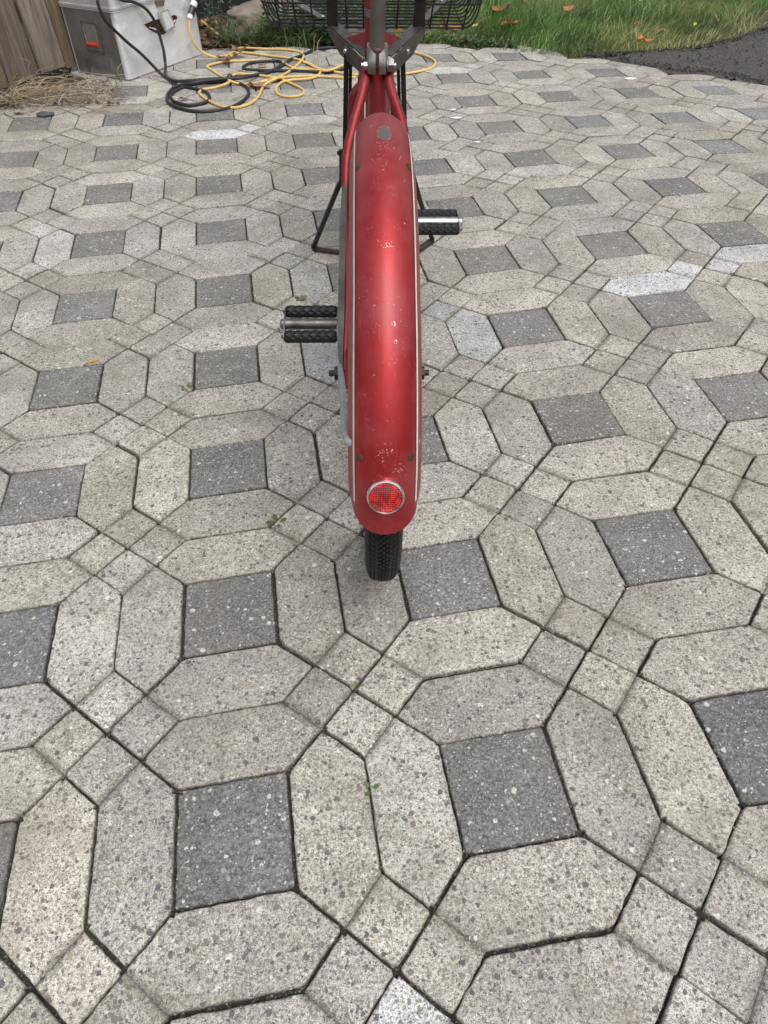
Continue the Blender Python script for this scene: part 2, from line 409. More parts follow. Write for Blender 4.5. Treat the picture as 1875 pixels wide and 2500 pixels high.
# ================================================================== PAVEMENT
L0, R0_, YAW, OX, OY = .388448, .4142, .15182, -.212491, .381023
CX = [0.00183, -0.00412, -0.01023, 0.00176, 0.01197, 0.00221, 0.02856, 0.01405, -0.09599, -0.01266]
CY = [0.01194, 0.00233, 0.0102, 0.02023, 0.03484, -0.10599, -0.14362, -0.0164, 0.00871, -0.03796]
RES = [(-2.0, 6.0, 0, -3), (-2.0, 7.0, -2, -5), (-1.0, 0.0, -3, -1), (-1.0, 1.0, -6, 1), (-1.0, 2.0, -3, 6), (-1.0, 3.0, 1, -2), (-1.0, 4.0, 6, -9), (-1.0, 5.0, 4, -7), (-1.0, 6.0, 0, 1), (-1.0, 7.0, -8, 17), (-1.0, 9.0, 3, -9), (-0.5, 0.5, -4, -1), (-0.5, 1.5, -2, 3), (-0.5, 2.5, 6, -6), (-0.5, 3.5, 3, -1), (0.0, 0.0, 2, -2), (0.0, 1.0, -2, 3), (0.0, 2.0, 0, 0), (0.0, 3.0, 4, -8), (0.0, 4.0, 2, 3), (0.0, 5.0, 3, 2), (0.0, 6.0, 1, 2), (0.0, 7.0, -1, 5), (0.0, 8.0, -6, 20), (0.0, 10.0, -6, 20), (0.5, -0.5, 5, 1), (0.5, 0.5, 1, 6), (0.5, 1.5, -3, -1), (0.5, 2.5, 2, -9), (1.0, 0.0, 3, -1), (1.0, 1.0, -1, 2), (1.0, 6.0, -3, 6), (1.0, 7.0, -1, -20), (1.0, 8.0, -4, 10), (1.0, 9.0, -3, -9), (1.5, -0.5, -1, 3), (1.5, 0.5, -2, -4), (1.5, 1.5, -6, 2), (1.5, 2.5, -9, -12), (2.0, 0.0, 2, -1), (2.0, 1.0, -3, 0), (2.0, 2.0, -6, -3), (2.0, 3.0, -1, -6), (2.0, 4.0, 3, -2), (2.0, 5.0, -4, 3), (2.0, 6.0, -6, -1), (2.0, 7.0, -11, -13), (2.5, 1.5, -6, -1), (2.5, 2.5, 1, -1), (2.5, 3.5, 2, 5), (3.0, 2.0, -3, -6), (3.0, 3.0, 6, 5), (3.0, 4.0, 12, 17), (3.0, 5.0, 6, 18), (3.0, 6.0, 0, 5), (3.0, 7.0, -7, 3), (3.0, 8.0, -11, -25), (3.0, 9.0, -6, -25), (3.0, 10.0, 10, 20), (3.5, 3.5, 13, 15), (3.5, 4.5, 12, 26), (4.0, 4.0, 8, 1), (4.0, 5.0, 12, 21), (4.0, 6.0, 4, 6), (4.0, 7.0, -6, -5), (4.0, 8.0, -3, -2), (4.0, 9.0, -1, -14), (4.0, 10.0, 3, 9), (5.0, 6.0, -10, -20), (5.0, 7.0, -9, -21), (5.0, 8.0, -1, 14), (5.0, 9.0, 7, 4), (6.0, 7.0, 7, -6), (6.0, 8.0, -2, 2)]
def warp(u, v):
    s = (min(max(u, -3.2), 7) - 1.5) / 4; t = (min(max(v, -1.2), 11.5) - 5) / 5
    B = [s ** a * t ** b for a in range(4) for b in range(4 - a)]
    x = OX + L0 * (u * cos(YAW) - v * sin(YAW)) + sum(p * q for p, q in zip(B, CX))
    y = OY + L0 * (u * sin(YAW) + v * cos(YAW)) + sum(p * q for p, q in zip(B, CY))
    W_ = .35; dx = dy = 0
    for a, b, ex, ey in RES:
        d2 = (u - a) ** 2 + (v - b) ** 2
        if d2 < 4:
            w = exp(-d2 / .6); W_ += w; dx += w * ex; dy += w * ey
    return x + dx / W_ / 1000, y + dy / W_ / 1000

# outline of the paved area on the ground (metres)
PAVE = [(-2.3, -.5), (2.9, -.5), (2.9, 3.2), (2.25, 3.52), (1.83, 3.72), (1.62, 3.93), (1.40, 4.03), (1.22, 4.24), (.98, 4.36), (.70, 4.52), (.32, 4.64), (-.3, 4.66), (-.95, 4.72),
        (-1.45, 4.55), (-1.62, 3.95), (-2.0, 3.3), (-2.3, 2.9)]
def inside(x, y, P):
    c = False; n = len(P)
    for i in range(n):
        x1, y1 = P[i]; x2, y2 = P[(i + 1) % n]
        if (y1 > y) != (y2 > y) and x < (x2 - x1) * (y - y1) / (y2 - y1) + x1: c = not c
    return c

h_ = R0_ / 2; w_ = (1 - R0_) / 2; q_ = h_ + w_ / 2
HEX = [(h_, -h_), (q_, -q_), (.5, -h_), (.5, h_), (q_, q_), (h_, h_)]
SQR = [(q_, -q_), (.5, -.5), (1 - q_, -q_), (.5, -h_)]
DSQ = [(-h_, -h_), (h_, -h_), (h_, h_), (-h_, h_)]

def inset(poly, ds):
    n = len(poly); out = []
    for i in range(n):
        p0 = poly[i - 1]; p1 = poly[i]; p2 = poly[(i + 1) % n]
        d1 = ds[i - 1]; d2 = ds[i]
        a = (p1[0] - p0[0], p1[1] - p0[1]); b = (p2[0] - p1[0], p2[1] - p1[1])
        la = hypot(*a); lb = hypot(*b); na = (-a[1] / la, a[0] / la); nb = (-b[1] / lb, b[0] / lb)
        c1 = na[0] * p1[0] + na[1] * p1[1] + d1; c2 = nb[0] * p1[0] + nb[1] * p1[1] + d2
        det = na[0] * nb[1] - na[1] * nb[0]
        out.append(((c1 * nb[1] - c2 * na[1]) / det, (na[0] * c2 - nb[0] * c1) / det))
    return out

def piece(mb, poly, false_edges, tint, detail, seed, tilt, cx, cy):
    """one bevelled block top + sides; false_edges carry a shallow groove instead of a joint"""
    n = len(poly); erng = random.Random(int(abs(poly[0][0] * 7919 + poly[0][1] * 6271) * 100)); gap = [0 if i in false_edges else .0010 + .0009 * erng.random() + (.0012 if erng.random() < .22 else 0) for i in range(n)]
    specs = [(0, 0, -.05, .45), (0, 0, -.0050, .55), (.0007, .0038, -.0018, .80), (.0020, .0085, -.0003, .96), (.0036, .0130, 0, 1.0)]
    erng2 = [erng.random() for _ in range(n)]
    rings = []
    for k, (e, ef, z, dirt) in enumerate(specs):
        P = inset(poly, [g + (ef if i in false_edges else e) for i, g in enumerate(gap)])
        ring = []
        for i in range(n):
            a = P[i]; b = P[(i + 1) % n]; p = P[i - 1]; ln = hypot(b[0] - a[0], b[1] - a[1])
            dx, dy = (b[0] - a[0]) / ln, (b[1] - a[1]) / ln; nx, ny = -dy, dx
            lp = hypot(p[0] - a[0], p[1] - a[1]); ux, uy = (p[0] - a[0]) / lp, (p[1] - a[1]) / lp
            cr = .0042; bx, by = dx + ux, dy + uy; bl = hypot(bx, by) or 1
            near_false = (i in false_edges) or ((i - 1) % n in false_edges)
            pull = 0 if near_false else (.0020 + (.0045 * erng2[i] if erng2[i] > .72 else 0))
            zz = z if not (k == 1 and near_false) else z
            ring.append((a[0] + bx / bl * pull, a[1] + by / bl * pull, zz, dirt))
            a0 = poly[i]; b0 = poly[(i + 1) % n]; cnt = max(1, int(hypot(b0[0] - a0[0], b0[1] - a0[1]) / detail))
            ts = [cr / ln] + [j / cnt for j in range(1, cnt)] + [1 - cr / ln]
            for j, t in enumerate(ts):
                x = a[0] + dx * ln * t; y = a[1] + dy * ln * t
                amp = 0. if i in false_edges and k < 2 else (.0015 if k < 4 else .0010)
                jt = amp * (fn(x * 70 + seed, y * 70) + .8 * fn(x * 190, y * 190 + seed))
                zj = 0 if k < 2 else .0005 * fn(x * 60, y * 60 + seed, 4)
                dd = dirt
                if i in false_edges and k == 1: dd = .50
                if i in false_edges and k == 2: dd = .66
                if i in false_edges and k == 3: dd = .86
                ring.append((x + nx * jt, y + ny * jt, zz + (.0018 if (i in false_edges and k == 1) else 0) + zj, dd))
        rings.append(ring)
    vs = []; cs = []; m_ = len(rings[0])
    for ring in rings:
        for (x, y, z, d) in ring:
            zt = z + (x - cx) * tilt[0] + (y - cy) * tilt[1] + tilt[2]
            vs.append((x, y, zt)); dn = d * (1 + .12 * fn(x * 40, y * 40, 8)) if d < 1 else 1.
            cs.append((tint[0] * dn, tint[1] * dn, tint[2] * dn * (.97 if d < 1 else 1), 1.))
    fs = []
    for k in range(len(rings) - 1):
        for j in range(m_):
            j2 = (j + 1) % m_
            fs.append((k * m_ + j, k * m_ + j2, (k + 1) * m_ + j2, (k + 1) * m_ + j))
    fs.append(tuple((len(rings) - 1) * m_ + j for j in range(m_)))
    mb.add(vs, fs, cs)

WHITE = {(0, 7, 3): (.58, .59, .60), (3, 3, 3): (.60, .61, .63), (4, 4, 1): (.50, .50, .50), (2, 3, 2): (.36, .37, .37), (1, 3, 2): (.30, .31, .32),
         (1, -1, 2): (.58, .58, .58), (-1, 5, 2): (.43, .42, .40), (3, 6, 1): (.50, .49, .46), (3, 9, 3): (.55, .54, .52), (-1, 9, 3): (.48, .46, .42), (0, 2, 0): (.30, .29, .265),
         (-1, 0, 0): (.46, .43, .385), (1, 1, 1): (.41, .39, .35), (0, 0, 2): (.335, .32, .295), (1, 4, 2): (.33, .325, .31), (0, 4, 2): (.30, .285, .26), (-1, 8, 0): (.37, .36, .34)}
DTINT = {(5, 7): (0.1302, 0.1342, 0.1417), (4, 7): (0.1250, 0.1290, 0.1360), (6, 7): (0.1363, 0.1413, 0.1503), (6, 8): (0.1350, 0.1390, 0.1460), (5, 6): (0.1293, 0.1328, 0.1388), (2, 0): (0.0880, 0.0895, 0.0955), (-1, 1): (0.1047, 0.1087, 0.1147),
         (0, 0): (0.1000, 0.1010, 0.1050), (1, 0): (0.1045, 0.1030, 0.1045), (3, 6): (0.1122, 0.1087, 0.1072), (2, 2): (0.1125, 0.1100, 0.1075), (2, 1): (0.1108, 0.1108, 0.1133)}
bed = [(x, y, -.010) for x, y in PAVE]
pave = MB(); 
# bedding sheet of joint sand: slightly uneven grid clipped to the outline
NX, NY = 150, 150; gx = np.linspace(-2.4, 2.95, NX); gyv = np.linspace(-.55, 4.8, NY); idx = {}
for i, x in enumerate(gx):
    for j, y in enumerate(gyv):
        idx[(i, j)] = len(pave.v); pave.v.append((x, y, min(-.0042, -.0080 + .0060 * fn(x * 5, y * 5) + .003 * fn(x * 40, y * 40))))
for i in range(NX - 1):
    for j in range(NY - 1):
        if inside((gx[i] + gx[i + 1]) / 2, (gyv[j] + gyv[j + 1]) / 2, PAVE): pave.f.append((idx[(i, j)], idx[(i + 1, j)], idx[(i + 1, j + 1)], idx[(i, j + 1)]))
pavement = pave.build('pavement', M_JOINT, fix=False); tag(pavement, kind='structure')
light, dark_, rest, restd = [], [], MB(), MB()
def rot90(p, k):
    x, y = p
    for _ in range(k): x, y = y, -x
    return x, y
def height(x, y): return .0022 * fn(x * 3, y * 3, 1) + .0012 * fn(x * 11, y * 11, 2)
cands = []
for i in range(-7, 11):
    for j in range(-3, 14):
        for k in (0, 1, 2, 3, 4):
            cxy = (i, j) if k == 4 else tuple(a + b for a, b in zip((i, j), rot90((.40, -.06), k)))
            wx, wy = warp(*cxy)
            if not inside(wx, wy, PAVE): continue
            px, py, dd = proj((wx, wy, 0))
            vis = dd > .15 and -130 < px < 2005 and 40 < py < 2700
            cands.append((k, i, j, wx, wy, vis, (hypot(wx, wy - .0) ** 2 + 1)))
lights = sorted([c for c in cands if c[0] < 4 and c[5]], key=lambda c: c[6])
keep = set((c[0], c[1], c[2]) for c in lights[:300]) | set((c[0], c[1], c[2]) for c in cands if c[0] == 4 and c[5])
print('pavers', len(cands), 'visible light', len(lights))
for (k, i, j, wx, wy, vis, dist) in cands:
    rr = random.Random(i * 131 + j * 17 + k * 7)
    near = wy < 2.0
    det = .012 if near else .03
    if not vis: det = .2
    tilt = (rr.gauss(0, .0055), rr.gauss(0, .0055), height(wx, wy) + .0012 + rr.uniform(-.0018, .0018))
    ja = rr.gauss(0, .004); jx = rr.gauss(0, .0006); jy = rr.gauss(0, .0006)
    def T(p):
        x, y = warp(i + p[0], j + p[1]); x -= wx; y -= wy
        return (wx + x * cos(ja) - y * sin(ja) + jx, wy + x * sin(ja) + y * cos(ja) + jy)
    ind = (k, i, j) in keep
    mb = MB() if ind else (restd if k == 4 else rest)
    if k == 4:
        g = rr.uniform(.105, .130); tn = DTINT.get((i, j), (g, g * rr.uniform(.97, .995), g * rr.uniform(.95, 1.01)))
        tn = tuple(a * 1.32 for a in (tn[0], tn[1] * .995, tn[2] * .965))
        P = [T(p) for p in DSQ]; piece(mb, P, (), tn, det, rr.uniform(0, 50), tilt, wx, wy)
    else:
        g = rr.gauss(.352, .034); g = min(max(g, .27), .44); wr = rr.uniform(.90, .97)
        wt = WHITE.get((i, j, k)); wt = tuple(q * .88 for q in wt) if wt and wt[0] > .46 else wt
        tn = wt if wt else (g, g * rr.uniform(.945, .96), g * wr * .925)
        P = [T(rot90(p, k)) for p in HEX]; sd_ = rr.uniform(0, 50)
        piece(mb, P, (1,), tn, det, sd_, tilt, wx, wy)
        f2 = rr.uniform(.94, 1.04); tn2 = tuple(a * f2 for a in tn)
        P = [T(rot90(p, k)) for p in SQR]; piece(mb, P, (3,), tn2, det, sd_, tilt, wx, wy)
    if ind: mb.build('dark_paver' if k == 4 else 'paver', M_DPAV if k == 4 else M_PAV, pavement, angle=50, origin=(wx, wy, 0), fix=False)
tag(rest.build('distant_paver', M_PAV, pavement, fix=False), kind='stuff'); tag(restd.build('distant_dark_paver', M_DPAV, pavement, fix=False), kind='stuff')

grit = MB()
for (k, i, j, wx, wy, vis, dist) in cands:
    if not vis or wy > 3.2: continue
    rr = random.Random(i * 31 + j * 57 + k)
    E_ = DSQ if k == 4 else [rot90(p, k) for p in HEX]
    for q in range(len(E_)):
        if k != 4 and q == 1: continue
        a = warp(i + E_[q][0], j + E_[q][1]); b = warp(i + E_[(q + 1) % len(E_)][0], j + E_[(q + 1) % len(E_)][1])
        for _ in range(rr.choice((0, 0, 3, 8, 22))):
            t = rr.random(); s_ = rr.uniform(.0010, .0028); x = a[0] + (b[0] - a[0]) * t + rr.gauss(0, .0012); y = a[1] + (b[1] - a[1]) * t + rr.gauss(0, .0012)
            n0 = len(grit.v); grit.box((x, y, height(x, y) - .001 + rr.uniform(-.002, .001)), (s_, s_ * .8, s_ * .7), Matrix.Rotation(rr.random() * 3, 3, 'Z') @ Matrix.Rotation(rr.random(), 3, 'X'))
            c_ = rr.choice(((.10, .08, .055), (.05, .045, .035), (.16, .145, .12), (.07, .06, .045), (.05, .065, .025))); grit.c += [(*c_, 1.)] * (len(grit.v) - n0)
tag(grit.build('joint_grit', M_CHIP, pavement, fix=False, smooth=False), kind='stuff')

# ================================================================== GROUND, SOIL, ASPHALT
g = MB(); NG = 60
ring = [0, .8, 2, 3, 4, 5, 6.5, 9, 14, 25, 60, 150]
for a_, r in enumerate(ring):
    for k in range(48):
        an = 2 * pi * k / 48; g.v.append((r * cos(an), 3 + r * sin(an), -.035))
for a_ in range(len(ring) - 1):
    for k in range(48):
        g.f.append((a_ * 48 + k, (a_ + 1) * 48 + k, (a_ + 1) * 48 + (k + 1) % 48, a_ * 48 + (k + 1) % 48))
tag(g.build('ground', M_GROUND, fix=False), kind='structure')
def sheet(name, poly, z, mat, amp, step, freq=8, edge=.03, kind='structure'):
    xs = [p[0] for p in poly]; ys = [p[1] for p in poly]; mb = MB(); ids = {}
    nx = int((max(xs) - min(xs)) / step) + 2; ny = int((max(ys) - min(ys)) / step) + 2
    def vid(i, j):
        if (i, j) not in ids:
            x = min(xs) + i * step + .3 * step * fn(i * .7, j * .7, 5); y = min(ys) + j * step + .3 * step * fn(i * .7, j * .7, 9)
            ids[(i, j)] = len(mb.v); mb.v.append((x, y, z + amp * fn(x * freq, y * freq) + amp * .6 * fn(x * freq * 3.7, y * freq * 3.7)))
        return ids[(i, j)]
    for i in range(nx):
        for j in range(ny):
            x = min(xs) + (i + .5) * step; y = min(ys) + (j + .5) * step
            if inside(x + edge * fn(x * 14, y * 14), y + edge * fn(x * 14, y * 14, 4), poly): mb.f.append((vid(i, j), vid(i + 1, j), vid(i + 1, j + 1), vid(i, j + 1)))
    o = mb.build(name, mat, fix=False); tag(o, kind=kind); return o
ASPH = [(1.05, 4.33), (1.22, 4.22), (1.42, 4.0), (1.64, 3.92), (1.86, 3.70), (2.3, 3.48), (2.95, 3.2), (2.95, -.5), (6, -.5), (7, 6.3), (2.35, 4.92), (2.02, 4.62), (1.7, 4.42), (1.36, 4.37)]
sheet('asphalt', ASPH, -.006, M_ASPH, .009, .015, freq=22, edge=.09)
SOIL = [(-6, 2.2), (-2.2, 2.8), (-1.95, 3.3), (-1.62, 3.8), (-1.40, 4.1), (-1.1, 4.62), (-.3, 4.66), (.4, 4.62), (1.0, 4.38), (1.1, 5.2), (.2, 8), (-6, 8)]
sheet('soil', SOIL, -.012, M_SOIL, .016, .05)

# ================================================================== BICYCLE
LEAN = .028
BM = Matrix(((1, 0, LEAN, -.007), (0, 1, 0, .98), (0, 0, 1, 0), (0, 0, 0, 1)))
ang = math.atan(LEAN)
BM = Matrix.Translation((-.007, .98, 0)) @ Matrix.Rotation(ang, 4, 'Y')
BI = BM.inverted()
bike = empty('bicycle', mat=BM)
tag(bike, 'old red delivery bicycle with white pinstriped rear fender, seen from behind on its stand', 'bicycle')
def bl(px, py, y):      # photo pixel at world distance y -> bicycle space
    return BI @ gy(px, py, y)
AX = Vector((-.002, 0, .335)); RF = .3686
def fp(phi, th=0., r=RF, x=0.):
    return Vector((AX.x + x, r * sin(phi), AX.z + r * cos(phi)))
# profile of fender: (x, radial drop)
def fprof(s):
    """s in -1..1"""
    a = abs(s); sg = 1 if s >= 0 else -1
    if a < .78:
        th = a / .78 * radians(86); return sg * .0375 * sin(th), .034 * (1 - cos(th)) ** .93
    t = (a - .78) / .22; return sg * (.0375 + .0050 * t), .034 + .020 * t
def make_fender(name, mat, ctr, R, a0, a1, sc=1., round0=False, round1=True, nseg=90, dent=True):
    mb = MB(); NS = 33; prof = [fprof(-1 + 2 * k / (NS - 1)) for k in range(NS)]
    for i in range(nseg + 1):
        for (x, d) in prof:
            x *= sc; d *= sc; q = min(abs(x) / (.0427 * sc), 1)
            cut = (1 - max(0, 1 - q ** 2.5) ** .45) * .046 * sc / R
            x0_ = x
            b1 = a1 + (cut if a1 < a0 else -cut) if round1 else a1
            b0 = a0
            t = i / nseg; ph = b0 + (b1 - b0) * t
            rr = R - d; x = x0_ * (1 + .075 * min(1, max(0, (-ph - .7) / .6)))
            if dent and i > nseg * .9: rr -= .0015 * max(0, 1 - q * 1.4)
            mb.v.append((ctr.x + x, ctr.y + rr * sin(ph), ctr.z + rr * cos(ph)))
    for i in range(nseg):
        for k in range(NS - 1): mb.f.append((i * NS + k, i * NS + k + 1, (i + 1) * NS + k + 1, (i + 1) * NS + k))
    o = mb.build(name, mat, bike, angle=60, solid=.0014)
    return o
pc = fp(radians(-3.6), x=.002)
d1 = fp(radians(-50.5), x=.012); d2 = fp(radians(-52.5), x=.016); d3 = fp(radians(-33.5), x=.004); d4 = fp(radians(-47.5), x=.009)
CL = [(tuple(fp(radians(a), x=b)), r) for a, b, r in ((-51, .014, .011), (-54, .006, .010), (-48, -.013, .008), (-33.5, .002, .010), (-9, .001, .012), (-15, -.006, .012), (-61, .006, .007), (-70, -.004, .013), (-75.5, -.012, .012), (-84, .004, .010), (-65, -.020, .010), (-22, .010, .009), (-73, .016, .010), (-38, -.014, .007))]
M_FEND = red_mat('scuffed_red_fender_paint', 1., clusters=CL,
                 patch=[(tuple(pc), .0215, (.075, .062, .056)), (tuple(d1), .0022, (.10, .06, .06)), (tuple(d2), .0018, (.2, .12, .11)), (tuple(d3), .0016, (.12, .07, .07)), (tuple(d4), .0022, (.16, .08, .08))])
fender = make_fender('rear_fender', M_FEND, AX, RF, radians(52), radians(-88.5))
for sx in (-1, 1):
    mb = MB(); N = 100
    for i in range(N + 1):
        ph = radians(52 + (-82.5 - 52) * i / N)
        for thd in (65, 73):
            th = radians(thd)
            x = (.0375 * sin(th) + .0004) * (1 + .075 * min(1, max(0, (-ph - .7) / .6))); d = .034 * (1 - cos(th)) ** .93 - .0004
            mb.v.append((AX.x + sx * x, (RF - d) * sin(ph), AX.z + (RF - d) * cos(ph)))
    for i in range(N): mb.f.append((2 * i, 2 * i + 1, 2 * i + 3, 2 * i + 2))
    mb.build('pinstripe', M_STRIPE, fender)
for ph_d, xx in ((-12.4, .0305), (-71.8, .0285)):
    for sx in (-1, 1):
        th = math.asin(xx / .0375); d = .034 * (1 - cos(th)) ** .93; ph = radians(ph_d)
        c = Vector((AX.x + sx * xx * (1.07 if ph_d < -50 else 1), (RF - d) * sin(ph), AX.z + (RF - d) * cos(ph)))
        nrm = (Vector((sx * sin(th), cos(th) * sin(ph), cos(th) * cos(ph)))).normalized()
        MB().revolve([(.0052, -.001), (.0050, .0006), (.003, .0014), (0.0001, .0017)], c, nrm, 14).build('rivet', M_RUST, fender)
# reflector
ph = radians(-78.8); c = fp(ph); nrm = Vector((0, sin(ph), cos(ph)))
nrm = Vector((0, nrm.y, nrm.z + .16)).normalized(); c = c + nrm * .001
MB().revolve([(.0225, -.006), (.0227, .002), (.0222, .0048), (.0212, .0062), (.0198, .0064), (.0192, .0054), (.0192, .003)], c, nrm, 48).build('reflector_ring', simple('bright_ring_chrome', (.80, .80, .80), .14, 1., var=.05, scale=50), fender)
lens = MB(); lens.revolve([(.0194, .0035), (.0188, .0056), (.014, .0068), (.007, .0075), (.0001, .0078)], c, nrm, 40).build('reflector_lens', M_LENS, fender)

# rear wheel
wheel = empty('rear_wheel'); wheel.parent = bike
def make_tyre(ctr, R, rw, name, parent, tread=True, wall=.026):
    mb = MB(); rc = R - rw
    prof = [(cos(a) * rw * (1 if abs(cos(a)) < 2 else 1), sin(a) * rw) for a in [radians(-62 + 304 * k / 20) for k in range(21)]]
    prof = []
    for k in range(23):
        a = radians(-60 + 300 * k / 22); x = rw * 1.0 * cos(a); r = rc + rw * sin(a)
        if sin(a) > .8: r = rc + rw * (.8 + (sin(a) - .8) * .55) * 1.0
        prof.append((x, r))
    top = max(p[1] for p in prof); k_ = R - top - (.0012 if tread else 0)
    prof = [(x, r + k_) for x, r in prof]
    N = 96; m_ = len(prof)
    for i in range(N):
        a = 2 * pi * i / N
        for x, r in prof: mb.v.append((ctr.x + x, ctr.y + r * sin(a), ctr.z + r * cos(a)))
    for i in range(N):
        for k in range(m_ - 1): mb.f.append((i * m_ + k, ((i + 1) % N) * m_ + k, ((i + 1) % N) * m_ + k + 1, i * m_ + k + 1))
    if tread:
        def rad(x):
            for (x1, r1), (x2, r2) in zip(prof, prof[1:]):
                if (x1 - x) * (x2 - x) <= 0 and min(r1, r2) > rc: return r1 + (r2 - r1) * (x - x1) / ((x2 - x1) or 1)
            return top
        def blk(x, a, sx, sa, hgt, rot=0., shape='box'):
            pts = [(-sx, -sa), (sx, -sa), (sx, sa), (-sx, sa)] if shape == 'box' else [(0, -sa), (sx, 0), (0, sa), (-sx, 0)]
            vs = []
            for lift in (-.001, hgt):
                for (u, v) in pts:
                    f = 1 if lift < 0 else .86
                    uu = (u * cos(rot) - v * sin(rot)) * f; vv = (u * sin(rot) + v * cos(rot)) * f
                    xx = x + uu; r = rad(xx) + lift; aa = a + vv / R
                    vs.append((ctr.x + xx, ctr.y + r * sin(aa), ctr.z + r * cos(aa)))
            mb.add(vs, [(4, 5, 6, 7), (0, 1, 5, 4), (1, 2, 6, 5), (2, 3, 7, 6), (3, 0, 4, 7)])
        NB = 170
        for i in range(NB):
            a = 2 * pi * i / NB
            blk(0, a, .0030, .0046, .0024, 0, 'd')
            for s in (-1, 1):
                blk(s * .0044, a + pi / NB, .0026, .0044, .0024, 0, 'd')
                blk(s * .0100, a, .0021, .0042, .0022, 0)
                blk(s * .0152, a + pi / NB, .0021, .0036, .0022, s * .45)
                blk(s * .0203, a, .0018, .0036, .0020, -s * .3)
    return mb.build(name, M_TYRE, parent, angle=30)
make_tyre(AX, .335, .0265, 'tyre', wheel)
def make_rim(ctr, r0, parent, nsp, hubw, hubr):
    MB().revolve([(r0, -.014), (r0 + .006, -.016), (r0 + .006, -.013), (r0 - .004, -.008), (r0 - .009, 0), (r0 - .004, .008), (r0 + .006, .013), (r0 + .006, .016), (r0, .014)], ctr, (1, 0, 0), 64).build('rim', M_GSTEEL, parent)
    MB().revolve([(.006, -.055), (.012, -.05), (hubr, -hubw), (hubr, -hubw + .004), (hubr * .65, -hubw + .008), (hubr * .65, hubw - .008), (hubr, hubw - .004), (hubr, hubw), (.012, .05), (.006, .055)], ctr, (1, 0, 0), 24).build('hub', M_GSTEEL, parent)
    for i in range(nsp):
        a = 2 * pi * i / nsp; s = 1 if i % 2 else -1; b = a + (.9 if i % 4 < 2 else -.9)
        p = ctr + Vector((s * hubw, hubr * .9 * sin(b), hubr * .9 * cos(b))); q = ctr + Vector((0, (r0 - .006) * sin(a), (r0 - .006) * cos(a)))
        MB().cyl(p, q, .001, 5).build('spoke', M_ZINC, parent)
make_rim(AX, .28, wheel, 36, .03, .026)

# axle
for sx, y_, ln in ((-1, .0660, .0835), (1, .0620, .0780)):
    MB().cyl(AX + Vector((sx * .04, 0, 0)), AX + Vector((sx * ln, 0, 0)), .0048, 12).build('axle_end', M_AXLE, bike)
    MB().revolve([(0.005, 0), (.0108, 0), (.0108, .0085), (.005, .0085)], AX + Vector((sx * y_, 0, 0)), (sx, 0, 0), 6).build('axle_nut', M_AXLE, bike, smooth=False)

# frame
frame = empty('frame'); frame.parent = bike
def sty(px, py):      # seat-stay plane: z falls linearly from clamp to axle
    v = ray(px, py); t = -v.z / v.y
    y = (1 - .335 + .98 * .744) / (t + .744); return bl(px, py, y)
K = 1875 / 1659
# seat stays traced where they run
sl = [(893.5, 166), (893, 185), (890, 203), (886, 220), (882, 237), (875, 262), (867.5, 288), (859, 322), (851, 356), (845.5, 395), (844, 440), (845, 500), (846, 560), (847, 640), (846.5, 740), (842.5, 860), (842, 905)]
sr_ = [(950, 166), (950, 185), (951, 203), (955, 220), (960.5, 237), (969, 262), (978, 288), (985.5, 322), (991, 356), (997, 395), (1001, 440), (1004, 500), (1006, 560), (1008, 640), (1009, 740), (1010, 860), (1011, 905)]
for name, pts in (('seat_stay', sl), ('seat_stay', sr_)):
    P = spline([sty(*p) for p in pts], 4)
    n = len(P); rad = [.0084 if i < n * .55 else .0078 - .0030 * min(1, (i - n * .55) / (n * .3)) for i in range(n)]
    MB().tube(P, rad, 14).build(name, M_RED, frame)
# worn brace bar on the left stay
bp = [(846, 436), (843.5, 470), (841, 520), (839, 580), (837.5, 660), (836, 740), (835, 800), (833.5, 850), (834, 880), (836, 900)]
bw = [.0020, .0058, .0070, .0076, .0076, .0076, .0072, .0066, .0052, .0034]
P = [sty(*p) + Vector((-.0012, 0, .004)) for i, p in enumerate(bp)]
MB().tube(P, bw, 4).build('brace_bar', M_BRACE, bike)
# chain stays and dropouts
BB = Vector((.0, .43, .300))
for s in (-1, 1):
    P = spline([AX + Vector((s * .056, -.030, -.004)), AX + Vector((s * .057, .03, -.004)), AX + Vector((s * .056, .14, -.012)), AX + Vector((s * .040, .30, -.025)), BB + Vector((s * .022, -.02, 0))], 6)
    MB().tube(P, [.0035, .005] + [.0085] * (len(P) - 2), 12).build('chain_stay', M_RED, frame)
    mb = MB(); x = AX.x + s * .0535
    pr_ = [(-.062, .018), (-.050, .004), (-.012, -.017), (.05, -.016), (.06, .02), (.0, .032)]
    vs = [(x + dx, y, AX.z + z) for dx in (-.0022, .0022) for y, z in pr_]
    mb.add(vs, [tuple(range(6)), tuple(range(6, 12))[::-1]] + [(k, (k + 1) % 6, (k + 1) % 6 + 6, k + 6) for k in range(6)]); mb.build('dropout', M_RED, frame, smooth=False)
SC = BI @ gy(921, 148, 1.405)         # seat cluster centre
postx = SC.x
MB().tube([Vector((postx, SC.y + .012, SC.z - .01)), Vector((BB.x + .004, BB.y, BB.z))], .0155, 20).build('seat_tube', M_RED, frame)
MB().cyl(BB + Vector((-.034, 0, 0)), BB + Vector((.034, 0, 0)), .024, 24).build('bottom_bracket', M_RED, frame)
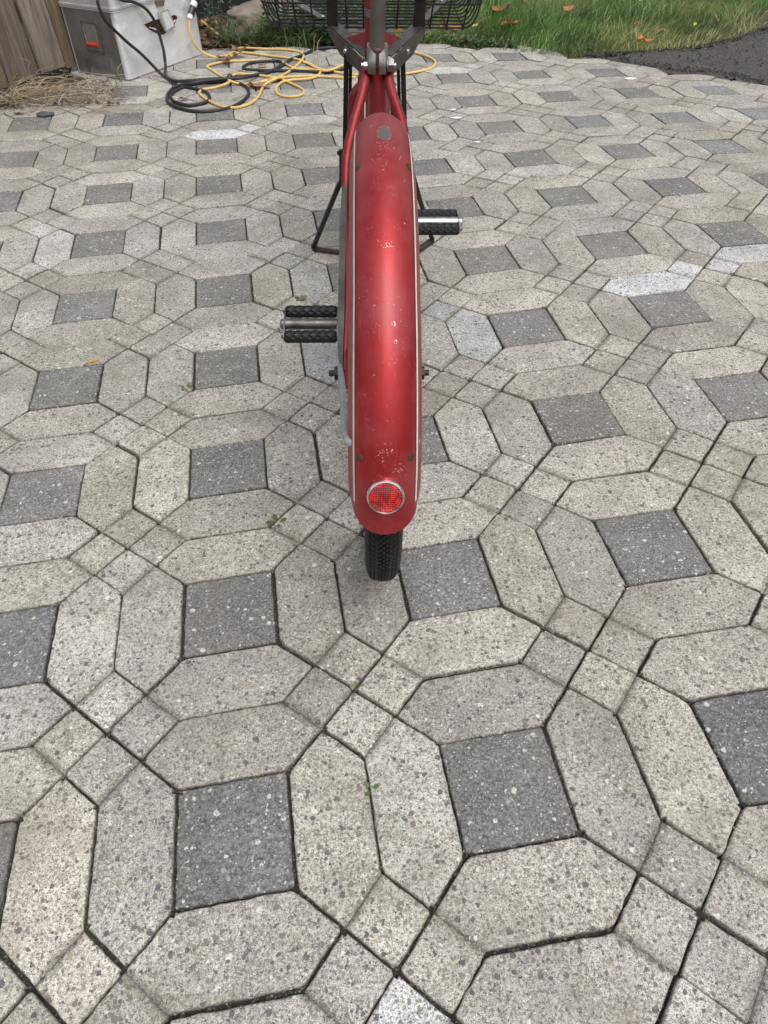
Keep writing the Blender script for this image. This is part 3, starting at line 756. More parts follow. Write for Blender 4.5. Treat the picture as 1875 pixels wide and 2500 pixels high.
# head tube and front structure
HT = BI @ gy(912, 60, 1.95)
MB().tube([Vector((HT.x, .985, .50)), Vector((HT.x, .962, .80))], .0205, 24).build('head_tube', M_RED, frame)
band = BI @ gy(908, 33, 1.93)
MB().tube([Vector((HT.x, .9665, band.z - .006)), Vector((HT.x, .9655, band.z + .008))], .0212, 24).build('head_band', M_GSTEEL, frame)
MB().tube([Vector((postx - .004, SC.y + .02, SC.z - .045)), Vector((HT.x, .93, .565))], .014, 18).build('top_tube', M_RED, frame)
MB().tube([BB + Vector((0, .01, .01)), Vector((HT.x, .96, .52))], .0155, 18).build('down_tube', M_RED, frame)

# seat post and clamp
p0 = Vector((SC.x - .001, SC.y + .004, SC.z - .008)); p1 = BI @ gy(923, 0, 1.40); dirp = (p1 - p0).normalized()
MB().tube([p0, p0 + dirp * .30], .0122, 28).build('seat_post', M_POST, bike)
clamp = empty('seat_clamp'); clamp.parent = bike
cc = SC + Vector((0, 0, 0))
# two ears with a slot, seen from behind
for s in (-1, 1):
    mb = MB(); N = 14; rows = 9
    for r_ in range(rows):
        t = r_ / (rows - 1); z = cc.z + .022 - .040 * t
        bulge = .0172 + .0012 * sin(pi * t); back = .0165 + .009 * (1 - abs(2 * min(max(t, .2), 1) - 1.15) / 1.0) * (1 if t > .2 else .3)
        slot = .0030 if t > .25 else (.0030 + (.25 - t) * .045)
        for k in range(N):
            a = radians(-90 + 180 * k / (N - 1))           # -90 back .. +90 front
            x = slot + (bulge - slot) * max(0, cos(a)) ** .32; y = sin(a) * (back if a < 0 else .0165)
            mb.v.append((cc.x + s * x, cc.y + .006 + y, z))
    for r_ in range(rows - 1):
        for k in range(N - 1): mb.f.append((r_ * N + k, r_ * N + k + 1, (r_ + 1) * N + k + 1, (r_ + 1) * N + k))
    for r_ in range(rows - 1): mb.f.append((r_ * N, (r_ + 1) * N, (r_ + 1) * N + N - 1, r_ * N + N - 1))
    mb.f.append(tuple(range(N))); mb.f.append(tuple((rows - 1) * N + k for k in range(N))[::-1])
    mb.build('clamp_ear', M_CAST, clamp, angle=50)
bz = Vector((cc.x, cc.y - .004, cc.z - .006))
MB().cyl(bz + Vector((-.027, 0, 0)), bz + Vector((.032, 0, 0)), .0042, 14).build('clamp_bolt', M_ZINC, clamp)
MB().revolve([(.004, 0), (.0105, 0), (.0105, .0016), (.004, .0016)], bz + Vector((.0165, 0, 0)), (1, 0, 0), 24).build('washer', M_GSTEEL, clamp, smooth=False)
MB().revolve([(.004, 0), (.0102, 0), (.0108, .001), (.0108, .0098), (.0095, .0108), (.004, .0108)], bz + Vector((.0181, 0, 0)), (1, 0, 0), 6).build('clamp_nut', M_GSTEEL, clamp, smooth=False)
MB().revolve([(.003, 0), (.0065, 0), (.0065, .006), (.003, .006)], bz + Vector((-.0165, 0, -.001)), (-1, 0, 0), 6).build('small_nut', M_ZINC, clamp, smooth=False)
MB().revolve([(.0165, -.003), (.0150, .001), (.0125, .0035), (.0122, .004)], Vector((p0.x, p0.y, cc.z + .021)), dirp, 24).build('paint_drip', simple('dried_dark_red_paint', (.07, .012, .012), .3, coat=.5), clamp)

# fender braces
for s in (-1, 1):
    a = AX + Vector((-.0630 if s < 0 else .043, .012, .006)); ph = radians(-70)
    b = Vector((AX.x + s * (.0455 if s < 0 else .038), (RF - .050) * sin(ph), AX.z + (RF - .05) * cos(ph)))
    P = spline([a + Vector((0, .018, .004)), a, a + (b - a) * .05 + Vector((s * .002, 0, 0)), a + (b - a) * .5 + Vector((s * .0015, 0, 0)), b + Vector((s * .001, 0, 0)), b + Vector((-s * .012, -.008, .001))], 5)
    n = len(P); MB().tube(P, [.003 + .002 * min(1, i / 4) for i in range(n)], 12).build('fender_brace', M_BRACEG, bike)
# brake arm and clip on left
MB().tube([AX + Vector((-.0625, .005, -.004)), AX + Vector((-.063, .03, -.004))], .006, 6, flat=.5).build('brake_arm', M_RUST, bike)

# cranks and pedals
PL = BI @ gy(757, 791, 1.236); PR = BI @ gy(1073, 542, 1.575)
for s, pc_ in ((-1, PL), (1, PR)):
    a = BB + Vector((s * .050, 0, 0)); b = Vector((AX.x + s * .066, pc_.y, pc_.z))
    MB().tube([a, a + (b - a) * .1, b], [.011, .010, .008], 12, flat=.7).build('crank_arm', M_GSTEEL, bike)
MB().cyl(BB + Vector((-.058, 0, 0)), BB + Vector((.058, 0, 0)), .0085, 16).build('crank_axle', M_GSTEEL, bike)
mb = MB(); 
mb.revolve([(.03, -.0015), (.088, -.0015), (.088, .0015), (.03, .0015), (.03, -.0015)], BB + Vector((.042, 0, 0)), (1, 0, 0), 52); mb.build('chainring', M_GSTEEL, bike)
ch = MB(); C_ = []
for k in range(41): 
    a = pi + radians(8) + (pi - radians(16)) * 0 ; 
for k in range(25):
    a = -pi / 2 + pi * k / 24; C_.append(BB + Vector((.042, .088 * cos(a), .088 * sin(a))))
for k in range(13):
    a = pi / 2 + pi * k / 12; C_.append(AX + Vector((.038, .038 * cos(a), .038 * sin(a))))
C_.append(C_[0]); ch.tube(C_, .0035, 6).build('chain', M_RUST, bike)

def pedal(c, x0, x1, tilt, metal, s):
    """c: bicycle-space centre; x0..x1 inner to outer x"""
    pd = empty('pedal'); pd.parent = bike; pd.location = (0, c.y, c.z); pd.rotation_euler = (tilt, 0, 0)
    lo, hi = min(x0, x1), max(x0, x1); L = hi - lo
    MB().tube([(lo - .004, 0, 0), (hi + .002, 0, 0)], .0108, 20).build('pedal_barrel', metal, pd)
    MB().tube([(x0 - s * .022, 0, 0), (x0, 0, 0)], .0062, 12).build('pedal_spindle', M_RUST, pd)
    for e in (lo - .001, hi + .001):
        mb = MB(); pr = [(-.038, -.006), (-.038, .006), (-.012, .011), (.012, .011), (.038, .006), (.038, -.006), (.012, -.011), (-.012, -.011)]
        vs = [(e + dx, y, z) for dx in (-.0013, .0013) for y, z in pr]
        mb.add(vs, [tuple(range(8)), tuple(range(8, 16))[::-1]] + [(k, (k + 1) % 8, (k + 1) % 8 + 8, k + 8) for k in range(8)]); mb.build('end_plate', metal, pd, smooth=False)
    MB().revolve([(.0001, .0085), (.006, .008), (.0098, .005), (.0105, 0), (.0105, -.002)], (x1 + s * .0025, 0, 0), (s, 0, 0), 24).build('pedal_cap', metal, pd)
    for sy in (-1, 1):
        for ex in (lo, hi):
            MB().revolve([(.0001, .004), (.0035, .004), (.0035, 0)], (ex + (.002 if ex == hi else -.002), sy * .0315, 0), (1 if ex == hi else -1, 0, 0), 6).build('block_nut', M_RUST, pd, smooth=False)
        mb = MB(); rb = .0122; NSEC = 8; cy = sy * .0315
        # octagonal block with pyramids on each facet
        ang_ = [radians(22.5 + 45 * k) for k in range(NSEC)]
        sec = [(cy + rb * cos(a), rb * .92 * sin(a)) for a in ang_]
        npy = 6; bl_ = .003
        for k in range(NSEC):
            (ya, za), (yb, zb) = sec[k], sec[(k + 1) % NSEC]; nx_ = Vector((0, (ya + yb) / 2 - cy, (za + zb) / 2)).normalized()
            big = k % 2 == 1 or True
            st = (L - 2 * bl_) / npy; off = (k % 2) * .5
            for q in range(npy):
                xa = lo + bl_ + q * st; xb = xa + st
                base = [Vector((xa, ya, za)), Vector((xb, ya, za)), Vector((xb, yb, zb)), Vector((xa, yb, zb))]
                ctr = sum(base, Vector()) / 4 + nx_ * .0014
                ms = [(base[0] + base[1]) / 2 , (base[1] + base[2]) / 2 - nx_ * .0012, (base[2] + base[3]) / 2, (base[3] + base[0]) / 2 - nx_ * .0012]
                vs = [base[0], ms[0] - nx_ * .0011, base[1], ms[1], base[2], ms[2] - nx_ * .0011, base[3], ms[3], ctr]
                mb.add(vs, [(j, (j + 1) % 8, 8) for j in range(8)])
        for xe, xi in ((lo, lo + bl_), (hi, hi - bl_)):
            vs = [(xe, cy + (y - cy) * .8, z * .8) for y, z in sec] + [(xi, y, z) for y, z in sec]
            mb.add(vs, [tuple(range(8))] + [(k, (k + 1) % 8, (k + 1) % 8 + 8, k + 8) for k in range(8)])
        mb.build('rubber_block', M_RUBBER, pd, smooth=False, fix=True)
    return pd
xl0 = (BI @ gy(823, 791, 1.236)).x; xl1 = (BI @ gy(697, 791, 1.236)).x
xr1 = (BI @ gy(1118, 542, 1.575)).x; xr0 = xr1 - (xl0 - xl1)
M_PEDM = simple('brown_worn_pedal_steel', (.20, .185, .175), .38, .75, var=.3, scale=50); 
pedal(PL, xl0, xl1, .30, M_PEDM, -1); pedal(PR, xr0, xr1, .10, M_ZINC, 1)

# front wheel, fender, fork
FX = Vector((HT.x, 1.045, .255))
fw_ = empty('front_wheel'); fw_.parent = bike
make_tyre(FX, .255, .0265, 'tyre', fw_, tread=False); make_rim(FX, .205, fw_, 28, .028, .02)
ff = make_fender('front_fender', M_RED, FX, .286, radians(35), radians(-95), sc=.92, dent=False, nseg=60)
for sx in (-1, 1):
    mb = MB(); N = 60
    for i in range(N + 1):
        ph = radians(35 + (-88 - 35) * i / N)
        for dx in (-.0012, .0012):
            x = .021 + dx; d = .92 * .034 * (1 - cos(math.asin(x / (.0375 * .92)))) ** .93 - .0007
            mb.v.append((FX.x + sx * x, FX.y + (.286 - d) * sin(ph), FX.z + (.286 - d) * cos(ph)))
    for i in range(N): mb.f.append((2 * i, 2 * i + 1, 2 * i + 3, 2 * i + 2))
    mb.build('pinstripe', M_STRIPE, ff)
for s in (-1, 1):
    P = spline([Vector((FX.x + s * .018, .99, .50)), Vector((FX.x + s * .046, .992, .475)), Vector((FX.x + s * .054, 1.0, .42)), Vector((FX.x + s * .055, 1.04, .26))], 8)
    MB().tube(P, .0115, 14).build('fork_blade', M_RED, frame)
MB().cyl(FX + Vector((-.085, 0, 0)), FX + Vector((.085, 0, 0)), .0055, 12).build('front_axle', M_RUST, bike)

# basket carrier: two angle-section arms, posts, struts
car = empty('basket_carrier'); car.parent = bike
def prism(mb, pts, up, th):
    vs = [Vector(p) for p in pts] + [Vector(p) + Vector(up) * th for p in pts]; n = len(pts)
    mb.add(vs, [tuple(range(n))[::-1], tuple(range(n, 2 * n))] + [(k, (k + 1) % n, (k + 1) % n + n, k + n) for k in range(n)])
for s in (-1, 1):
    if s < 0: inn = bl(880, 136, 1.95); out = bl(804, 66, 2.15); bolt = bl(832, 116, 2.035)
    else: inn = bl(962, 136, 1.95); out = bl(1032, 68, 2.15); bolt = bl(989, 118, 2.035)
    d = (out - inn).normalized(); side = Vector((d.y, -d.x, 0)).normalized() * (1 if s > 0 else -1)   # outward normal
    inner = -side
    mb = MB(); e0 = inn - d * .012; e1 = out + d * .012
    # top flange lies to the front (inner) side, web hangs on the outer side
    prism(mb, [e0 + inner * .002, e0 + inner * .032 + d * .022, e1 + inner * .032, e1], (0, 0, 1), .003)
    web = [e0 + Vector((0, 0, 0)), e1, e1 + Vector((0, 0, -.016)), bolt + side * 0 + d * .0 + Vector((0, 0, -.030)) , e0 + Vector((0, 0, -.022))]
    web = [e0, e1, e1 + Vector((0, 0, -.010)), inn.lerp(out, .62) + Vector((0, 0, -.036)), e0 + Vector((0, 0, -.034))]
    prism(mb, web, side, .003); mb.build('carrier_arm', M_BARM, car, smooth=False)
    hb = inn.lerp(out, .42) + Vector((0, 0, -.016)) + side * .003
    MB().revolve([(.0001, .0012), (.0115, .0012), (.0115, 0)], hb, side, 28).build('washer', M_GSTEEL, car, smooth=False)
    MB().revolve([(.0001, .006), (.003, .0058), (.0055, .004), (.006, .001)], hb, side, 16).build('bolt', M_ZINC, car)
    hole = inn.lerp(out, .36) + inner * .012 + Vector((0, 0, .0034))
    MB().revolve([(.0001, 0), (.0032, 0)], hole, (0, 0, 1), 12).build('bolt_hole', M_DKPLAS, car)
    # upright post
    pb = out + inner * .010; top = Vector((pb.x + s * .004, pb.y + .01, .84))
    MB().box((pb.x + s * .001, pb.y + .003, (pb.z + .84) / 2 + .0015), (.027, .014, .84 - pb.z - .003)).build('upright', M_BLACK, car, smooth=False)
    MB().box((pb.x - s * .030 * 0 + (.013 if s < 0 else -.0), pb.y - .008, .655), (.02, .006, .02)).build('rusty_bracket', M_RUST, car, smooth=False)
    # strut to the stand pivot
    if s < 0: a = bl(846, 136, 2.035); b = bl(842, 385, 2.0)
    else: a = bl(983, 136, 2.035); b = bl(990, 400, 2.0)
    a.z = hb.z - .004
    for dy, wd, xo in ((0, .0062, 0), (.075, .0042, -s * .010)):
        mb = MB(); q0 = a + Vector((xo, dy, 0)); q1 = b + Vector((xo, dy, 0)); prism(mb, [q0 + Vector((-wd, 0, 0)), q0 + Vector((wd, 0, 0)), q1 + Vector((wd, 0, 0)), q1 + Vector((-wd, 0, 0))], (0, 1, 0), .010)
        mb.build('strut', M_BLACK, car, smooth=False)
    MB().revolve([(.0001, .014), (.005, .014), (.005, .010), (.0085, .010), (.0085, 0), (.0001, 0)], b + Vector((s * .006, 0, .012)), (s, 0, 0), 6).build('pivot_bolt', M_BLACK, car, smooth=False)
# red gusset sheet between the arms
mb = MB(); ap = bl(922, 68, 2.02); l = bl(846, 92, 2.06); r = bl(976, 92, 2.06); lo_ = bl(893, 140, 1.97); ro = bl(945, 140, 1.97)
prism(mb, [lo_, ro, r, ap, l], (0, 0, -1), .002); mb.build('gusset_plate', simple('dark_red_plate_paint', (.14, .006, .010), .4, .3, .2, var=.2), frame, smooth=False)
mb = MB(); a = bl(845, 78, 2.2); b = bl(985, 76, 2.2); prism(mb, [a + Vector((0, 0, -.012)), b + Vector((0, 0, -.012)), b + Vector((0, 0, .006)), a + Vector((0, 0, .006))], (0, 1, 0), .003); mb.build('front_plate', simple('pale_grey_plate', (.42, .42, .43), .45, .3), car, smooth=False)
a = bl(973, 82, 2.19); MB().box(a, (.018, .003, .028)).build('yellow_label', M_YEL, car, smooth=False)
# flat straps under the basket floor
for s in (-1, 1):
    if s < 0: a = bl(737, 16, 2.32); b = bl(788, 45, 2.24)
    else: a = bl(1078, 5, 2.32); b = bl(1035, 50, 2.24)
    d = (b - a).normalized(); n_ = Vector((d.y, -d.x, 0)).normalized()
    mb = MB(); prism(mb, [a - n_ * .011 - d * .05, a + n_ * .011 - d * .05, b + n_ * .011, b - n_ * .011], (0, 0, 1), .003); mb.build('strap', M_GSTEEL, car, smooth=False)
    for q in (a, b): MB().revolve([(.0001, .005), (.004, .004), (.006, .001), (.006, 0)], q + Vector((0, 0, .003)), (0, 0, 1), 12).build('bolt', M_ZINC, car)
for yy, w in ((1.25, .022), (1.33, .018), (1.18, .014)):
    MB().box((HT.x, yy, .566), (.17, w, .003)).build('cross_strap', simple('brown_grey_strap', (.16, .13, .125), .5, .4), car, smooth=False)
for xx in (-.03, .035): MB().box((HT.x + xx, 1.34, .570), (.012, .28, .003)).build('cross_strap', M_GSTEEL, car, smooth=False)

# basket
basket = empty('basket'); basket.parent = bike
y0b, y1b = 2.165 - .98, 2.165 - .98 + .37
bL = bl(672, 66, 2.165); bR = bl(1142, 68, 2.165); zb = bL.z
xL, xR = (BI @ gy(655, 60, 2.165)).x, (BI @ gy(1160, 60, 2.165)).x
zfl = zb; ztop = zb + .20; tap = .045
def lerp(a, b, t): return a + (b - a) * t
xc = (xL + xR) / 2; hw = (xR - xL) / 2
def wire(pts, r=.0022, n=6): MB().tube(pts, r, n).build('wire', M_WIRE, basket)
cr_ = .028
for k in range(10):      # transverse U wires
    y = y0b + .004 + k * (y1b - y0b - .008) / 9
    P = [Vector((xc - hw - tap * 1.0, y, ztop)), Vector((xc - hw - .004, y, zfl + cr_))]
    for j in range(1, 6):
        a = radians(18 * j); P.append(Vector((xc - hw + cr_ * (1 - cos(a)) , y, zfl + cr_ * (1 - sin(a)))))
    Q = [Vector((2 * xc - p.x, p.y, p.z)) for p in P[::-1]]; wire(P + Q)
nlong = 12
for k in range(nlong):
    t = (k + .5) / nlong * 2 - 1; x = xc + t * (hw - .008); xt = x * 1.0 + t * tap * .75
    P = [Vector((xt, y0b - tap * .5, ztop)), Vector((x, y0b - .002, zfl + .010)), Vector((x, y0b + .006, zfl - .0025)), Vector((x, y1b - .006, zfl - .0025)), Vector((x, y1b + .002, zfl + .010)), Vector((xt, y1b + tap * .5, ztop))]
    wire(P)
for zz, rr_ in ((zfl + .052, .0026), (zfl + .10, .0022), (zfl + .15, .0022), (ztop, .004)):
    t = (zz - zfl) / (ztop - zfl); hx = hw + .003 + tap * t; ya = y0b - .003 - tap * .5 * t; yb = y1b + .003 + tap * .5 * t; P = []
    c = .03
    for (cx_, cy_, a0) in ((xc + hx - c, ya + c, -90), (xc + hx - c, yb - c, 0), (xc - hx + c, yb - c, 90), (xc - hx + c, ya + c, 180)):
        for j in range(5):
            a = radians(a0 + 22.5 * j); P.append(Vector((cx_ + c * cos(a), cy_ + c * sin(a), zz)))
    P.append(P[0]); wire(P, rr_)

# stand: bent square bar, feet and cross bar on the pavers
st = empty('stand'); st.parent = bike
pvL = BI @ gy(834, 385, 1.99); pvR = BI @ gy(1000, 400, 1.99)
footL = BI @ gz(764, 606, .008); footR = BI @ gz(1056, 588, .008)
mb = MB(); mb.tube([pvL + Vector((0, 0, .02)), pvL, BI @ gz(834, 440, .26)] + spline([BI @ gy(826, 455, 2.02), footL.lerp(BI @ gy(826, 455, 2.02), .12), footL + Vector((.002, -.004, .004)), footL + Vector((.016, -.010, 0))], 4), .0085, 4); mb.build('stand_leg', M_STAND, st, smooth=False)
mb = MB(); mb.tube([pvR + Vector((0, 0, .02)), pvR, BI @ gy(1012, 440, 2.03)] + spline([BI @ gy(1020, 470, 2.05), footR.lerp(BI @ gy(1020, 470, 2.05), .12), footR + Vector((-.001, -.004, .004)), footR + Vector((-.014, -.010, 0))], 4), .0085, 4); mb.build('stand_leg', M_STAND, st, smooth=False)
cb = [footL + Vector((.014, -.008, 0)), BI @ gz(800, 612, .009), BI @ gz(845, 616, .009), BI @ gz(930, 617, .009), BI @ gz(1010, 612, .009), footR + Vector((-.012, -.008, 0))]
MB().tube(spline(cb, 5), .0095, 6, flat=.8).build('cross_bar', M_RUST, st)

# ================================================================== FENCE
FD = Vector((.576, .817, 0)).normalized(); FN = Vector((FD.y, -FD.x, 0))   # FN points towards the yard
fbase = Vector((-1.758, 3.956, 0))
fence = empty('wooden_fence', (-1.8, 3.9, 0)); fence.matrix_world = Matrix.Translation((-1.758, 3.956, 0))
tag(fence, 'weathered unpainted vertical board fence beside the silver case', 'fence')
bounds = [-1.02, -.86, -.70, -.535, -.36, -.185, 0., .185, .335, .455, .62, .78]
btint = [(.30, .24, .19), (.26, .2, .15), (.31, .25, .2), (.27, .2, .14), (.30, .23, .17), (.24, .175, .12), (.205, .165, .135), (.30, .255, .22), (.22, .155, .095), (.26, .20, .15)]
for k in range(len(bounds) - 1):
    a, b = bounds[k] + .003, bounds[k + 1] - .003; zb0 = .03 + .008 * ((k * 37) % 5 - 2) / 2; lean = -.075 if k < 7 else -.045
    H = 1.15
    mb = MB(); off = .006 * ((k * 29) % 3 - 1)
    n = 8
    tn = tuple(q * .66 for q in btint[k % len(btint)])
    prof_ = [(0, .0), (.002, .003), ((b - a) * .3, .004 + .001 * (k % 2)), ((b - a) * .7, .004), ((b - a) - .002, .003), ((b - a), 0), ((b - a), -.016), (0, -.016)]
    vs = []; rows = 6
    for r_ in range(rows):
        z = zb0 + (H - zb0) * r_ / (rows - 1)
        for (u, w) in prof_:
            p = FD * (a + u + lean * z) + FN * (w + off) ; vs.append((p.x, p.y, z + (.004 * fn(u * 30, k) if r_ == 0 else 0)))
    m_ = len(prof_); fs = [(r_ * m_ + q, r_ * m_ + (q + 1) % m_, (r_ + 1) * m_ + (q + 1) % m_, (r_ + 1) * m_ + q) for r_ in range(rows - 1) for q in range(m_)]
    fs += [tuple(range(m_)), tuple((rows - 1) * m_ + q for q in range(m_))[::-1]]
    mb.add(vs, fs, (*tn, 1.))
    c0 = FD * ((a + b) / 2); o = mb.build('board', M_WOOD, fence, angle=25, origin=(c0.x, c0.y, .5))
    for zz in (.245 + .02 * (k % 3), .85):
        q = FD * ((a + b) / 2 + lean * zz + .004) + FN * (.0042 + off)
        MB().revolve([(.0001, .0012), (.003, .001), (.0035, 0)], Vector((q.x, q.y, zz)), FN, 10).build('nail', M_RUST, fence)
for zz in (.24, .86):
    a = FD * -.98 - FN * .040; b = FD * .76 - FN * .040
    mb = MB(); prism(mb, [Vector((a.x, a.y, zz)), Vector((b.x, b.y, zz)), Vector((b.x, b.y, zz + .085)), Vector((a.x, a.y, zz + .085))], -FN, .036)
    mb.c = [(.2, .15, .1, 1.)] * len(mb.v); mb.build('rail', M_WOOD, fence, smooth=False)

# ================================================================== CASE
F0 = Vector((-1.211, 4.068, 0)); BD = Vector((.5215, .8532, 0)).normalized(); BN = Vector((BD.y, -BD.x, 0))  # BD along front, BN out of front
caseM = Matrix((( BD.x, -BN.x, 0, F0.x), (BD.y, -BN.y, 0, F0.y), (0, 0, 1, .004), (0, 0, 0, 1)))   # x along front, y to the back
case = empty('metal_case', mat=caseM)
tag(case, 'large dented aluminium transport case with red side handle, standing by the wooden fence', 'case')
CI = caseM.inverted(); CW, CD_, CH = .57, .37, .283
def rbox(name, mat, x0, x1, y0, y1, z0, z1, r, parent, dents=0.):
    mb = MB(); P = []
    for cx_, cy_, a0 in ((x1 - r, y0 + r, -90), (x1 - r, y1 - r, 0), (x0 + r, y1 - r, 90), (x0 + r, y0 + r, 180)):
        for j in range(7):
            a = radians(a0 + 15 * j); P.append((cx_ + r * cos(a), cy_ + r * sin(a)))
    # subdivide straight runs
    Q = []
    for k, p in enumerate(P):
        Q.append(p); q = P[(k + 1) % len(P)]; ln = hypot(q[0] - p[0], q[1] - p[1])
        if ln > .06:
            for j in range(1, 12): Q.append((lerp(p[0], q[0], j / 12), lerp(p[1], q[1], j / 12)))
    rows = 12; n = len(Q)
    for r_ in range(rows):
        z = z0 + (z1 - z0) * r_ / (rows - 1)
        for (x, y) in Q:
            ex = dents * fn(x * 7, y * 7, z * 7) if 0 < r_ < rows - 1 else 0
            mb.v.append((x, y + (ex if y < y0 + r * .5 and x0 + r < x < x1 - r else 0), z))
    for r_ in range(rows - 1):
        for k in range(n): mb.f.append((r_ * n + k, r_ * n + (k + 1) % n, (r_ + 1) * n + (k + 1) % n, (r_ + 1) * n + k))
    mb.f.append(tuple(range(n))[::-1]); mb.f.append(tuple((rows - 1) * n + k for k in range(n)))
    return mb.build(name, mat, parent, angle=50)
body = rbox('body', M_ALU, 0, CW, 0, CD_, 0, CH, .022, case, .006)
rbox('bottom_rim', M_CHROME, -.0015, CW + .0015, -.0015, CD_ + .0015, .0, .0045, .022, body)
# smooth end panel; dark fence reflection is put into its colour
mb = MB(); prism(mb, [Vector((-.0012, .024, .006)), Vector((-.0012, CD_ - .024, .006)), Vector((-.0012, CD_ - .024, CH - .004)), Vector((-.0012, .024, CH - .004))], (1, 0, 0), .0008); mb.build('end_panel', simple('end_metal_dark_reflection', (.40, .40, .415), .4, .9, var=.12, scale=9, bump=.1), body, smooth=False)
lid = rbox('lid', M_ALU2, -.003, CW + .003, -.003, CD_ + .003, CH + .004, CH + .085, .026, case, .003)
for zz in (CH - .001, CH + .0065, CH + .012):
    rbox('seam_bead', M_ALU2, -.006, CW + .006, -.006, CD_ + .006, zz, zz + .0035, .026, lid)
def plate(parent, mat, c, w, h, th, name, r=.012, hole=None):
    """rounded plate on the left end (x = const), centred at (y, z)"""
    mb = MB(); P = []
    for sy, sz, a0 in ((1, 1, 0), (-1, 1, 90), (-1, -1, 180), (1, -1, 270)):
        for j in range(5):
            a = radians(a0 + 22.5 * j); P.append((c[1] + sy * (w / 2 - r) + r * cos(a), c[2] + sz * (h / 2 - r) + r * sin(a)))
    n = len(P)
    if hole is None:
        vs = [(c[0], y, z) for y, z in P] + [(c[0] - th, y, z) for y, z in P]; fs = [tuple(range(n)), tuple(range(n, 2 * n))[::-1]] + [(k, (k + 1) % n, (k + 1) % n + n, k + n) for k in range(n)]
    else:
        f = hole; H_ = [(c[1] + (y - c[1]) * f, c[2] + (z - c[2]) * (f + .06)) for y, z in P]
        vs = [(c[0], y, z) for y, z in P] + [(c[0] - th, y, z) for y, z in P] + [(c[0] - th, y, z) for y, z in H_] + [(c[0], y, z) for y, z in H_]
        fs = []
        for k in range(n):
            k2 = (k + 1) % n
            for l_ in range(3): fs.append((l_ * n + k, l_ * n + k2, (l_ + 1) * n + k2, (l_ + 1) * n + k))
    mb.add(vs, fs); return mb.build(name, mat, parent, angle=30)
hy, hz = .185, .168
hp = plate(case, M_HBROWN, (-.0021, hy, hz), .115, .135, .0035, 'handle_plate', hole=.80)
plate(hp, M_CHROME, (-.0024, hy, hz), .090, .112, .001, 'recess_dish', r=.010).data.materials[0] = simple('warm_grey_steel_dish', (.34, .31, .30), .35, .6, var=.08)  # dish in a smooth warm grey of its own
MB().tube([(-.010, hy - .036, hz - .030), (-.010, hy + .036, hz - .030)], .0095, 16).build('grip', M_REDGRIP, hp)
for s in (-1, 1): MB().tube([(-.008, hy + s * .040, hz + .045), (-.009, hy + s * .041, hz + .01), (-.010, hy + s * .036, hz - .030)], .003, 8).build('bail', M_ZINC, hp)
for sy in (-1, 1):
    for sz in (-1, 1): MB().revolve([(.0001, .0014), (.0035, .001), (.004, 0)], (-.0056, hy + sy * .046, hz + sz * .060), (-1, 0, 0), 10).build('rivet', M_RUST, hp)
# latch on the front: pixels -> case space
def cs(px, py, off=.0):
    """point on plane y = -off in case space seen at this pixel"""
    v = ray(px, py); o = CI @ CAM; d = CI.to_3x3() @ v; t = (-off - o.y) / d.y; return o + d * t
lt = empty('latch'); lt.parent = case
mb = MB(); pl_ = [cs(352, 60), cs(372, 50), cs(398, 44), cs(425, 36), cs(432, 41), cs(424, 62), cs(398, 84), cs(388, 84), cs(368, 74)]
prism(mb, [Vector((p.x, -.004, p.z)) for p in pl_], (0, 1, 0), .0045); mb.build('latch_dish', M_BRASS, lt, smooth=False)
mb = MB(); A = [cs(362, 65), cs(382, 70), cs(380, 74), cs(364, 68)]; prism(mb, [Vector((p.x, -.0065, p.z)) for p in A], (0, 1, 0), .002); mb.build('spring_wing', M_WHITEP, lt, smooth=False)
mb = MB(); A = [cs(414, 56), cs(427, 47), cs(425, 53), cs(416, 60)]; prism(mb, [Vector((p.x, -.0065, p.z)) for p in A], (0, 1, 0), .002); mb.build('spring_wing', M_WHITEP, lt, smooth=False)
A = [cs(383, 28), cs(403, 20), cs(423, 66), cs(398, 77), cs(388, 56)]
mb = MB(); prism(mb, [Vector((p.x, -.020, p.z)) for p in A], (0, 1, 0), .012); mb.build('latch_body', simple('bright_latch_steel', (.62, .61, .58), .35, .7, var=.06), lt, smooth=False)
A2 = [cs(387, 33), cs(402, 27), cs(417, 62), cs(400, 72)]
mb = MB(); prism(mb, [Vector((p.x, -.0225, p.z)) for p in A2], (0, 1, 0), .002); mb.build('latch_face', simple('pale_latch_face', (.74, .78, .78), .4, .3, var=.1, scale=90), lt, smooth=False)
mb = MB(); A = [cs(377, 0), cs(398, 0), cs(396, 14), cs(380, 16)]; prism(mb, [Vector((p.x, -.012, p.z)) for p in A], (0, 1, 0), .01); mb.build('latch_hook', M_HBROWN, lt, smooth=False)

